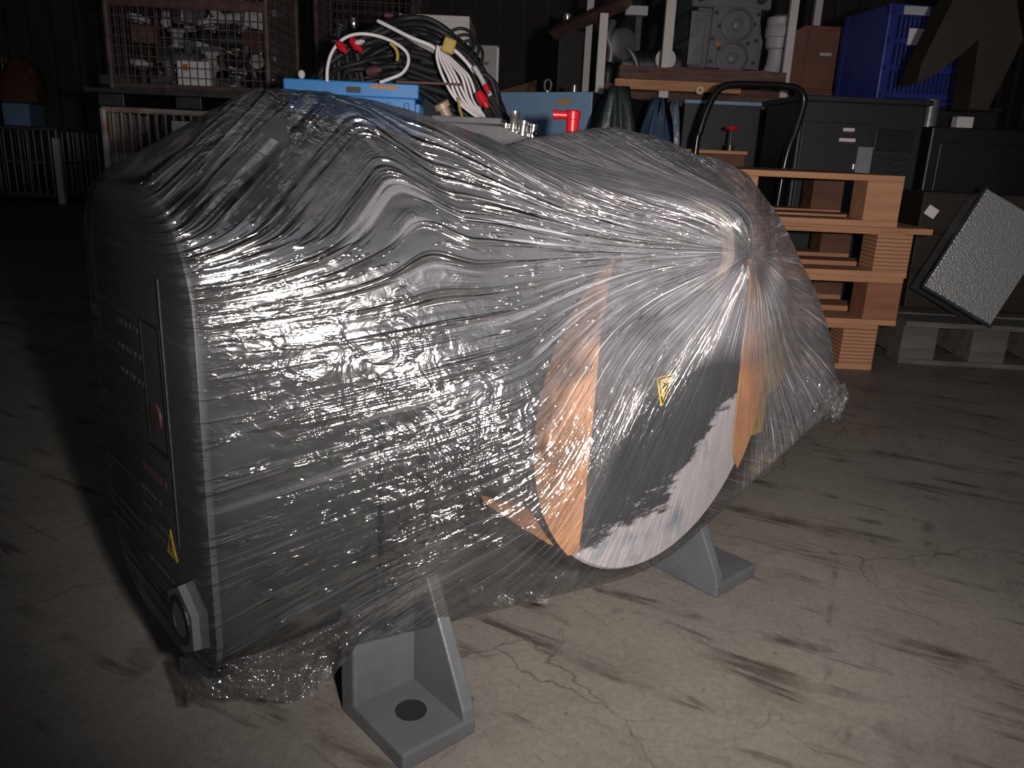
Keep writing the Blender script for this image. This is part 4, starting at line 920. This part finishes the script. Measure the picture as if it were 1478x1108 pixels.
# ---- bench with the blue crate, the grey aluminium housing and the cables
b = thing('steel_bench', 'low dark steel bench behind the pump carrying the blue crate', 'bench', (-0.30, 2.18, 0))
sub_box('bench_top', b, M['dark_metal'], (0, 0, 0.445), (0.92, 0.66, 0.03), bevel=0.003)
for sx in (-1, 1):
    for sy in (-1, 1): sub_box('leg', b, M['dark_metal'], (sx * 0.43, sy * 0.30, 0.215), (0.04, 0.04, 0.43), bevel=0.002)
BZ = 0.46
cr = thing('blue_crate', 'bright blue plastic crate heaped with black and white cables', 'crate', (-0.435, 2.23, BZ), 0.07)
W1, D1, H1 = 0.31, 0.26, 0.245
for sy in (-1, 1): sub_box('long_wall', cr, M['blue_crate'], (0, sy * (D1 / 2 - 0.004), H1 / 2), (W1, 0.008, H1), bevel=0.001)
for sx in (-1, 1): sub_box('end_wall', cr, M['blue_crate'], (sx * (W1 / 2 - 0.004), 0, H1 / 2), (0.008, D1 - 0.016, H1), bevel=0.001)
sub_box('crate_floor', cr, M['blue_crate'], (0, 0, 0.005), (W1 - 0.02, D1 - 0.02, 0.01))
for sy in (-1, 1): sub_box('rim', cr, M['blue_crate'], (0, sy * D1 / 2, H1 - 0.018), (W1 + 0.02, 0.018, 0.036), bevel=0.004)
for sx in (-1, 1): sub_box('rim', cr, M['blue_crate'], (sx * W1 / 2, 0, H1 - 0.018), (0.018, D1, 0.036), bevel=0.004)
rb_ = None
for k in range(7):
    p = (-0.135 + k * 0.045, -D1 / 2 - 0.005, H1 / 2 - 0.02)
    if rb_ is None: rb_ = sub_box('rib', cr, M['blue_crate'], p, (0.012, 0.012, H1 - 0.05), bevel=0.002)
    else: share(rb_, cr, p, name='rib')
for k in range(5): share(rb_, cr, (W1 / 2 + 0.005, -0.10 + k * 0.05, H1 / 2 - 0.02), name='rib')
sub_box('rust_smear', cr, M['plank'], (0.08, -D1 / 2 - 0.0095, H1 - 0.010), (0.065, 0.001, 0.010), label='rubbed orange patch on the rim'); sub_box('rim_gap', cr, M['black'], (0.005, -D1 / 2 - 0.0095, H1 - 0.020), (0.035, 0.001, 0.014))
bm = BM(); bmesh.ops.create_uvsphere(bm, u_segments=14, v_segments=10, radius=0.009); bmesh.ops.transform(bm, matrix=Matrix.Diagonal((1, 1, 1.2, 1)), verts=bm.verts); o = build('knob', bm, M['white'], loc=(-0.545, 2.085, BZ + H1 + 0.0095), smooth='all'); tag(o, 'small pale round knob lying on the blue crate rim', 'knob')

gh = thing('aluminium_housing', 'grey cast aluminium housing with bright fittings beside the blue crate', 'housing', (-0.085, 1.95, BZ), -0.06)
bm = BM(); prism(bm, [(-0.11, 0), (0.115, 0), (0.115, 0.125), (0.07, 0.135), (0.04, 0.152), (-0.11, 0.158)], (0, -0.08, 0), (1, 0, 0), (0, 0, 1), (0, 1, 0), 0.17, 0.004); build('body', bm, M['greybox'], gh)
sub_box('rim_flange', gh, M['greybox'], (-0.035, 0, 0.160), (0.155, 0.185, 0.014), bevel=0.002)
for px, h, r in ((0.062, 0.055, 0.010), (0.085, 0.035, 0.012), (0.045, 0.028, 0.008), (0.108, 0.028, 0.008)):
    bm = BM(); lathe(bm, [(0, 0), (r * 1.3, 0), (r * 1.3, h * 0.25), (r, h * 0.3), (r, h * 0.75), (r * 1.2, h * 0.8), (r * 1.2, h), (0, h)], (px, -0.03, 0.13), (0.1, 0, 1), 16); build('fitting', bm, M['chrome'], gh, None, True)
bm = BM(); lathe(bm, [(0, 0), (0.012, 0), (0.012, 0.02), (0.018, 0.022), (0.018, 0.034), (0, 0.036)], (-0.085, -0.04, 0.166), (-0.5, -0.3, 1), 16); build('tap', bm, M['brass'], gh, None, True)
bm = BM(); bmesh.ops.create_uvsphere(bm, u_segments=12, v_segments=8, radius=0.007); bmesh.ops.translate(bm, vec=(0.118, -0.06, 0.138), verts=bm.verts); build('black_knob', bm, M['black'], gh, None, 'all')

# the heap of cables, each its own
CZ = lambda u, v, Y=2.2: at(u, v, Y)
rnd = random.Random(21)
def cable(name, pts, r, m, label, cat='cable', group=None, n=8, seg=8, closed=False):
    p0 = Vector(pts[0]); bm = BM(); tube(bm, smooth_path([Vector(p) - p0 for p in pts], n, closed), r, seg, closed)
    return tag(build(name, bm, m, loc=p0, smooth='all'), label, cat, group)
def ridge(u):    # outline of the heap in the photograph
    xs = [440, 470, 520, 560, 590, 620, 660, 690, 720, 745]; ys = [118, 85, 48, 28, 20, 26, 52, 85, 140, 178]
    return float(np.interp(u, xs, ys))
for i in range(64):
    dep = 2.16 + rnd.uniform(0, 0.18); t = i / 63
    u0 = rnd.uniform(440, 520); u1 = rnd.uniform(640, 735); inset = rnd.uniform(3, 85) * (0.3 + t)
    pts = []
    for k in range(7):
        u = u0 + (u1 - u0) * k / 6; top = ridge(u); v = min(top + inset * (0.5 + 0.5 * math.sin(PI * k / 6)) + rnd.uniform(-4, 8), 172)
        pts.append(at(u, max(v, top + 2), dep + rnd.uniform(-0.03, 0.03)))
    pts = [at(u0 + rnd.uniform(-6, 14), 130, dep)] + pts + [at(u1 + rnd.uniform(-6, 6), min(ridge(u1) + 45, 196), dep - 0.02)]
    cable('black_cable', pts, rnd.uniform(0.0055, 0.0095), M['rubber'], 'thick black cable lying in the heap above the blue crate', 'cable', 'black cables in the heap', 6, 8)
for i in range(14):   # loops hanging down the right side of the heap
    dep = 2.08 + rnd.uniform(0, 0.08); o1 = rnd.uniform(-10, 22)
    pts = [at(628 + o1 + rnd.uniform(-8, 8), 78 + rnd.uniform(-10, 20), dep + 0.05), at(655 + o1, 100 + rnd.uniform(-12, 12), dep), at(682 + o1 * 0.8, 130 + rnd.uniform(-8, 8), dep), at(704 + o1 * 0.6, 160 + rnd.uniform(-6, 6), dep - 0.01), at(716 + o1 * 0.4, 181, dep - 0.02)]
    cable('black_cable', pts, rnd.uniform(0.004, 0.006), M['rubber'], 'black cable hanging down the right slope of the heap', 'cable', 'black cables hanging on the right slope', 6, 8)
for i in range(26):   # the dense low part of the heap between crate and housing
    dep = 2.12 + rnd.uniform(0, 0.10); u0 = rnd.uniform(545, 610); v0 = rnd.uniform(70, 122)
    pts = [at(u0, v0, dep), at(u0 + 40, v0 + rnd.uniform(2, 16), dep - 0.01), at(u0 + 80, min(v0 + rnd.uniform(15, 40), 165), dep - 0.02), at(min(u0 + 118, 716), min(v0 + rnd.uniform(40, 75), 176), dep - 0.02), at(min(u0 + 140, 724), 184, dep)]
    cable('black_cable', pts, rnd.uniform(0.006, 0.010), M['rubber'], 'thick black cable packed low in the heap right of the crate', 'cable', 'black cables packed low in the heap', 6, 8)
for i in range(3):
    cc = at(664 + i * 6, 62 + i * 9, 2.16); pts = [cc + Vector((0.036 * math.cos(q), 0.02 * math.sin(q), 0.036 * math.sin(q))) for q in [2 * PI * k / 12 for k in range(12)]]
    cable('coiled_cable', pts, 0.004, M['rubber'], 'small coil of black cable at the top right of the heap', 'cable', 'small black coils', 5, 8, True)
# white hoses
cable('white_hose', [at(472, 118, 2.06), at(473, 96, 2.06), at(480, 74, 2.07), at(496, 56, 2.08), at(518, 49, 2.09), at(545, 52, 2.10), at(570, 62, 2.10), at(587, 76, 2.10), at(589, 92, 2.09), at(580, 106, 2.08), at(562, 114, 2.07), at(548, 119, 2.06)], 0.0042, M['white_cable'], 'single white hose arching in a loop above the blue crate', 'hose')
wb = thing('white_cable_bundle', 'bundle of looped white cables draped over the right of the heap', 'cable bundle', at(690, 172, 2.02))
O = wb.location.copy()
for i in range(7):
    k = 2.3 * i / 6; d = 2.03 + 0.012 * i
    j = (i * 5 % 7) * 0.4
    pts = [at(632 + 3 * k, 66 + 3 * k, d), at(631 + 14 * k, 85 + 5 * k, d - 0.01), at(640 + 16 * k + j, 112, d - 0.02 - 0.004 * j), at(657 + 14 * k - j, 142, d - 0.02), at(680 + 8 * k, 163, d - 0.008), at(700 + 2.5 * k, 174, d)]
    bm = BM(); tube(bm, smooth_path([p - O for p in pts], 6), 0.0036, 8); build('strand', bm, M['white_cable'], wb, None, 'all')
for i in range(5):
    k = i / 4; d = 2.05 + 0.01 * i
    pts = [at(636 + 5 * k, 68 - 2 * k, d), at(655 + 2 * k, 72 + 3 * k, d - 0.01), at(672 + 6 * k, 88 + 6 * k, d - 0.012), at(684 + 9 * k, 104 + 6 * k, d - 0.01)]
    bm = BM(); tube(bm, smooth_path([p - O for p in pts], 6), 0.0042, 8); build('strand', bm, M['white_cable'], wb, None, 'all')
for i in range(5):
    k = i / 4; d = 2.07 + 0.01 * i
    pts = [at(545 + 6 * k, 30 + 2 * k, d + 0.03), at(565 + 5 * k, 40 + 3 * k, d + 0.015), at(595 + 3 * k, 55 + 5 * k, d), at(622, 66 + 6 * k, d), at(634, 76 + 4 * k, d)]
    bm = BM(); tube(bm, smooth_path([p - O for p in pts], 6), 0.0046, 8); build('strand', bm, M['white_cable'], wb, None, 'all')
cable('clear_hose', [at(684, 96, 2.0), at(694, 112, 2.0), at(700, 124, 2.0), at(708, 138, 2.0)], 0.006, M['light_grey'], 'short translucent hose end lying over the white cable bundle', 'hose')
cable('yellow_cable', [at(661, 140, 1.99), at(664, 158, 1.99), at(670, 176, 1.98), at(678, 193, 1.97)], 0.0034, M['yellow'], 'yellow cable hanging in front of the white bundle', 'cable')
cable('yellow_cable', [at(563, 62, 2.05), at(571, 70, 2.05), at(574, 80, 2.05), at(573, 88, 2.05)], 0.0042, M['yellow'], 'short yellow cable end inside the white hose loop', 'cable')
def plug(u, v, Y, m, label, d=(1, 0, 0.3), s=1.0):
    s *= 0.75
    bm = BM(); lathe(bm, [(0, 0), (0.010 * s, 0), (0.012 * s, 0.01 * s), (0.012 * s, 0.028 * s), (0.008 * s, 0.030 * s), (0.006 * s, 0.042 * s), (0, 0.042 * s)], (0, 0, 0), d, 14)
    return tag(build('plug', bm, m, loc=at(u, v, Y), smooth=True), label, 'plug')
plug(488, 62, 2.06, M['red'], 'dark red plug at the upper left inside the white hose loop', (0.7, -0.3, -0.7)); plug(508, 58, 2.06, M['red'], 'red plug beside a white socket inside the white hose loop', (0.6, -0.4, -0.6), 1.2)
plug(514, 62, 2.045, M['white'], 'small white socket next to the red plug in the cable heap', (1, -0.3, 0.2), 0.7); plug(530, 104, 2.06, M['faded_red'], 'dull red plug low in the heap near the blue crate rim', (1, -0.2, 0.2), 1.2)
plug(555, 22, 2.2, M['faded_red'], 'tiny red plug on the very top of the cable heap', (1, 0, 0), 0.7); plug(690, 134, 1.98, M['red'], 'bright red plug near the lower end of the white bundle', (0.6, -0.2, -0.8), 1.3); plug(700, 122, 1.985, M['red'], 'small red clip above the bright red plug', (0.4, -0.2, -0.8), 0.7)
bm = BM(); box(bm, (0, 0, 0), (0.030, 0.012, 0.034), Matrix.Rotation(0.3, 3, 'Y'), 0.004); tag(build('yellow_clamp', bm, M['yellow'], loc=at(648, 66, 2.03)), 'yellow clamp holding the top of the white cable bundle', 'clamp')
bm = BM(); cyl(bm, at(572, 118, 2.0) - at(572, 118, 2.0), at(668, 122, 2.0) - at(572, 118, 2.0), 0.0028, seg=8); tag(build('wooden_stick', bm, M['rough_beam'], loc=at(572, 118, 2.0)), 'thin brown stick lying across the cables', 'stick')

# ---- wire cages on the left
def cage(name, label, loc, rz, W, D, z0, H, m, px, pz, r, frame_r=0.012, legs=True):
    t = thing(name, label, 'wire cage', loc, rz)
    for z in (z0, z0 + H):
        bm = BM()
        for a, b in (((-1, -1), (1, -1)), ((1, -1), (1, 1)), ((1, 1), (-1, 1)), ((-1, 1), (-1, -1))): cyl(bm, (a[0] * W / 2, a[1] * D / 2, z), (b[0] * W / 2, b[1] * D / 2, z), frame_r, seg=8)
        build('frame_ring', bm, m, t)
    for sx in (-1, 1):
        for sy in (-1, 1):
            bm = BM(); cyl(bm, (sx * W / 2, sy * D / 2, 0 if legs else z0), (sx * W / 2, sy * D / 2, z0 + H), frame_r * 1.2, seg=8); build('corner_post', bm, m, t)
    for side in range(4):
        Lw = W if side % 2 == 0 else D; nb = int(Lw / px); bar = None
        for k in range(1, nb):
            x = -Lw / 2 + k * Lw / nb
            p = ((x, -D / 2), (W / 2, x), (x, D / 2), (-W / 2, x))[side]
            if bar is None:
                bm = BM(); cyl(bm, (0, 0, 0), (0, 0, H), r, seg=6); bar = build('upright_bar', bm, m, t, loc=(*p, z0))
            else: share(bar, t, (*p, z0), name='upright_bar')
        nh = int(H / pz); bar = None
        for k in range(1, nh):
            z = z0 + k * H / nh
            if bar is None:
                bm = BM(); cyl(bm, (-Lw / 2, 0, 0), (Lw / 2, 0, 0), r, seg=6); bar = build('cross_bar', bm, m, t)
                o = bar
            else: o = share(bar, t, (0, 0, 0), name='cross_bar')
            o.location = ((0, -D / 2, z), (W / 2, 0, z), (0, D / 2, z), (-W / 2, 0, z))[side]; o.rotation_euler = (0, 0, (0, PI / 2, 0, PI / 2)[side])
    return t
C1 = Vector((-1.34, 3.66, 0))
lower = cage('wire_cage', 'pale rusting barred cage standing on the floor behind the left of the pump', C1, 0.16, 0.72, 0.60, 0.08, 0.56, M['pale_wire'], 0.032, 0.28, 0.0042)
sub_box('cage_floor', lower, M['rust'], (0, 0, 0.07), (0.72, 0.60, 0.02))
sub_box('paper_sign', lower, M['paper'], (-0.05, -0.306, 0.585), (0.115, 0.003, 0.045), label='white paper sign'); sub_box('sign_mark', lower, M['orange'], (-0.075, -0.307, 0.535), (0.03, 0.003, 0.035), label='orange tag')
bp_ = thing('rack_shelf', 'black steel pallet between the two stacked wire cages', 'pallet', C1 + Vector((0.0, 0, 0.655)), 0.05)
sub_box('deck', bp_, M['dark_metal'], (0, 0, 0.056), (0.80, 0.66, 0.02), bevel=0.003)
for x in (-0.3, 0, 0.3): sub_box('runner', bp_, M['dark_metal'], (x, 0, 0.0225), (0.10, 0.64, 0.045), bevel=0.003)
UZ0 = 0.722
upper = cage('wire_mesh_cage', 'rusty brown wire mesh cage full of steel fittings above the pale cage', C1 + Vector((-0.005, 0, UZ0)), 0.03, 0.62, 0.50, 0.016, 0.62, M['rust_wire'], 0.030, 0.036, 0.0022, 0.010)
sub_box('cage_floor', upper, M['rust'], (0, 0, 0.008), (0.62, 0.50, 0.015))
sub_box('mid_band', upper, M['rust'], (0, -0.252, 0.325), (0.62, 0.006, 0.03)); 
# fittings inside the cages: one by one
def fitting_mesh(kind):
    bm = BM()
    if kind == 0: lathe(bm, [(0, 0), (0.040, 0), (0.040, 0.012), (0.022, 0.014), (0.022, 0.06), (0.040, 0.062), (0.040, 0.075), (0, 0.075)], (0, 0, 0), (0, 0, 1), 16)
    elif kind == 1: tube(bm, smooth_path([(-0.05, 0, 0.03), (-0.01, 0, 0.03), (0.03, 0, 0.035), (0.045, 0, 0.07), (0.045, 0, 0.10)], 5), 0.020, 12)
    elif kind == 2: lathe(bm, [(0.020, 0), (0.045, 0), (0.045, 0.02), (0.020, 0.02), (0.020, 0)], (0, 0, 0), (0, 0, 1), 18)
    elif kind == 3:
        cyl(bm, (-0.05, 0, 0.03), (0.05, 0, 0.03), 0.028, seg=14); cyl(bm, (0, 0, 0.03), (0, 0, 0.09), 0.016, seg=12); cyl(bm, (-0.03, 0, 0.09), (0.03, 0, 0.09), 0.007, seg=8)
    else: box(bm, (0, 0, 0.035), (0.09, 0.07, 0.07), bevel=0.006); cyl(bm, (0, -0.035, 0.035), (0, -0.05, 0.035), 0.022, seg=14)
    bmesh.ops.recalc_face_normals(bm, faces=bm.faces)
    me = bpy.data.meshes.new('fitting'); bm.to_mesh(me); bm.free(); return me
KN = ['flanged_spool', 'pipe_bend', 'steel_ring', 'ball_valve', 'valve_block']; KC = ['flange', 'pipe bend', 'ring', 'valve', 'valve block']
KM = ['chrome', 'mid_grey', 'dark_metal', 'rust', 'light_grey']
FM = {}
for k in range(5):
    for mm in KM:
        me = fitting_mesh(k); me.materials.append(M[mm]); FM[k, mm] = me
rnd = random.Random(4)
CN = dict(chrome='shiny', mid_grey='dull grey', dark_metal='dark oily', rust='rusty', light_grey='pale grey')
def fill(C, rz, z0, W, D, layers, where, dz=0.075, nx=6, ny=3, mats=KM):
    for l in range(layers):
        for ix in range(nx):
            for iy in range(ny):
                if rnd.random() < 0.12: continue
                k = rnd.randrange(5); mm = rnd.choice(mats); p = Matrix.Rotation(rz, 3, 'Z') @ Vector((-W / 2 + (ix + 0.5) * W / nx + rnd.uniform(-.008, .008), -D / 2 + (iy + 0.5) * D / ny, 0))
                o = bpy.data.objects.new(KN[k], FM[k, mm]); COL.objects.link(o); o.location = C + p + Vector((0, 0, z0 + l * dz)); o.rotation_euler = (rnd.choice((0, 0, 0.3)), rnd.choice((0, 0.2, -0.2)), rnd.uniform(0, 6.28))
                tag(o, '%s %s among the scrap fittings in the %s' % (CN[mm], KN[k].replace('_', ' '), where), KC[k], 'fittings in the ' + where)
fill(C1, 0.03, UZ0 + 0.018, 0.56, 0.42, 6, 'rusty mesh cage', 0.082, 6, 3, ['chrome', 'mid_grey', 'light_grey', 'rust', 'light_grey', 'dark_metal'])
fill(C1, 0.16, 0.082, 0.62, 0.50, 5, 'pale barred cage', 0.095, 5, 2, ['dark_metal', 'mid_grey', 'dark_metal', 'light_grey'])
lab_box('carton', 'white carton with an orange mark in the middle of the rusty mesh cage', 'carton', C1 + Vector((0.01, -0.205, UZ0 + 0.018)), (0.13, 0.06, 0.10), M['paper'])
sub_box('orange_mark', bpy.data.objects['carton'], M['orange'], (-0.03, -0.031, 0.075), (0.02, 0.002, 0.025))

lk = thing('steel_locker', 'dark steel locker under the dim wire cage behind the blue crate', 'locker', (-0.86, 4.75, 0))
sub_box('body', lk, M['cabinet_dark'], (0, 0, 0.36), (0.50, 0.45, 0.72), bevel=0.004); sub_box('door', lk, M['cabinet_dark'], (0, -0.23, 0.36), (0.44, 0.012, 0.66), bevel=0.003)
dim = cage('dim_cage', 'dim wire mesh cage on the dark locker right of the rusty mesh cage', (-0.86, 4.75, 0.721), 0.05, 0.50, 0.42, 0.016, 0.70, M['rust_wire'], 0.034, 0.045, 0.0028, 0.012)
sub_box('cage_floor', dim, M['rust'], (0, 0, 0.008), (0.50, 0.42, 0.015))
fill(Vector((-0.86, 4.75, 0)), 0.05, 0.740, 0.44, 0.36, 5, 'dim cage', 0.085, 4, 2, ['dark_metal', 'mid_grey', 'dark_metal', 'chrome'])

# ---- far left: dark column and red-brown cages
c = thing('steel_column', 'dark steel building column at the far left', 'column', (-4.05, 6.3, 0))
bm = BM(); box(bm, (0, 0, 1.7), (0.02, 0.22, 3.4)); box(bm, (-0.0, -0.11, 1.7), (0.22, 0.02, 3.4)); box(bm, (0, 0.11, 1.7), (0.22, 0.02, 3.4)); build('h_section', bm, M['cabinet_dark'], c); sub_box('base_plate', c, M['cabinet_dark'], (0, 0, 0.01), (0.34, 0.34, 0.02))
c1 = cage('red_cage', 'dark red barred cage on the floor at the far left', (-4.50, 6.6, 0), 0.1, 0.8, 0.6, 0.08, 0.50, M['brown_box'], 0.08, 0.2, 0.008, 0.02)
sub_box('cage_floor', c1, M['brown_box'], (0, 0, 0.07), (0.8, 0.6, 0.02)); lab_box('red_bin', 'dark red steel bin inside the far left cage', 'bin', (-4.50, 6.6, 0.081), (0.66, 0.5, 0.42), M['brown_box'], 0.1)
c2 = cage('white_cage', 'pale barred cage stacked on the dark red cage at the far left', (-4.50, 6.6, 0.602), 0.1, 0.8, 0.6, 0.02, 0.45, M['pale_wire'], 0.07, 0.22, 0.007, 0.016)
sub_box('cage_floor', c2, M['rust'], (0, 0, 0.012), (0.8, 0.6, 0.02)); lab_box('grey_bin', 'dull grey steel bin inside the pale far left cage', 'bin', (-4.50, 6.6, 0.625), (0.64, 0.46, 0.34), M['mid_grey'], 0.1)
c3 = cage('grey_cage', 'grey barred cage with one white post beside the dark column', (-3.72, 6.5, 0), -0.1, 0.55, 0.5, 0.06, 0.48, M['mid_grey'], 0.06, 0.2, 0.007, 0.014)
sub_box('white_post', c3, M['white'], (0.275, -0.26, 0.24), (0.05, 0.03, 0.48), label='white painted post'); sub_box('cage_floor', c3, M['rust'], (0, 0, 0.05), (0.55, 0.5, 0.02))
lab_box('blue_box', 'small blue box on the grey cage beside the dark column', 'box', (-3.80, 6.4, 0.558), (0.2, 0.2, 0.16), M['steel_blue'])
o = tarp('brown_sack', '', M['brown_wood'], (-0.16, 0.16, -0.12, 0.12, 0.34), (-3.80, 6.42, 0.72), 0.05, 3.3); tag(o, 'slumped brown sack on top of the small blue box', 'sack')
c = thing('work_table', 'grey steel table with a white-edged top between column and wire cages', 'table', (-2.75, 6.9, 0))
sub_box('table_top', c, M['cabinet_grey'], (0, 0, 0.93), (1.1, 0.6, 0.07), bevel=0.004); sub_box('drawer_unit', c, M['cabinet_dark'], (0.3, 0.05, 0.45), (0.4, 0.48, 0.89), bevel=0.004)
for sx in (-1, 1):
    for sy in (-1, 1): sub_box('leg', c, M['cabinet_dark'], (sx * 0.5, sy * 0.25, 0.4475), (0.05, 0.05, 0.895))
for k in range(5):
    bm = BM(); h = 0.12 + 0.05 * ((k * 7) % 4); lathe(bm, [(0, 0), (0.05, 0), (0.05, h * 0.7), (0.02, h * 0.8), (0.02, h), (0, h)], (0, 0, 0), (0, 0, 1), 14); o = build('oil_can', bm, M[['dark_metal', 'dim_yellow', 'mid_grey', 'dark_metal', 'khaki'][k]], loc=(-3.17 + k * 0.2, 6.8, 0.966), smooth=True)
    tag(o, ['dark metal can nearest the column on the grey table', 'dull yellow can on the grey table', 'tall grey can in the middle of the grey table', 'short dark can on the right half of the grey table', 'brown can at the right end of the grey table'][k], 'can')

# ---- big brown steel bracket, upper right
k_ = thing('lifting_gantry', 'big dark brown steel A-shaped frame at the upper right', 'frame', (1.86, 2.60, 0), 0.0)
def limb(nm, uv, Y, dep, m):
    P = [at(u, v, Y) - Vector(k_.location) for u, v in uv]; bm = BM(); A = [bm.verts.new((p.x, p.y - dep / 2, p.z)) for p in P]; B_ = [bm.verts.new((p.x, p.y + dep / 2, p.z)) for p in P]; n = len(P)
    bm.faces.new(A); bm.faces.new(list(reversed(B_)))
    for i in range(n): bm.faces.new((A[i], A[(i + 1) % n], B_[(i + 1) % n], B_[i]))
    build(nm, bm, m, k_)
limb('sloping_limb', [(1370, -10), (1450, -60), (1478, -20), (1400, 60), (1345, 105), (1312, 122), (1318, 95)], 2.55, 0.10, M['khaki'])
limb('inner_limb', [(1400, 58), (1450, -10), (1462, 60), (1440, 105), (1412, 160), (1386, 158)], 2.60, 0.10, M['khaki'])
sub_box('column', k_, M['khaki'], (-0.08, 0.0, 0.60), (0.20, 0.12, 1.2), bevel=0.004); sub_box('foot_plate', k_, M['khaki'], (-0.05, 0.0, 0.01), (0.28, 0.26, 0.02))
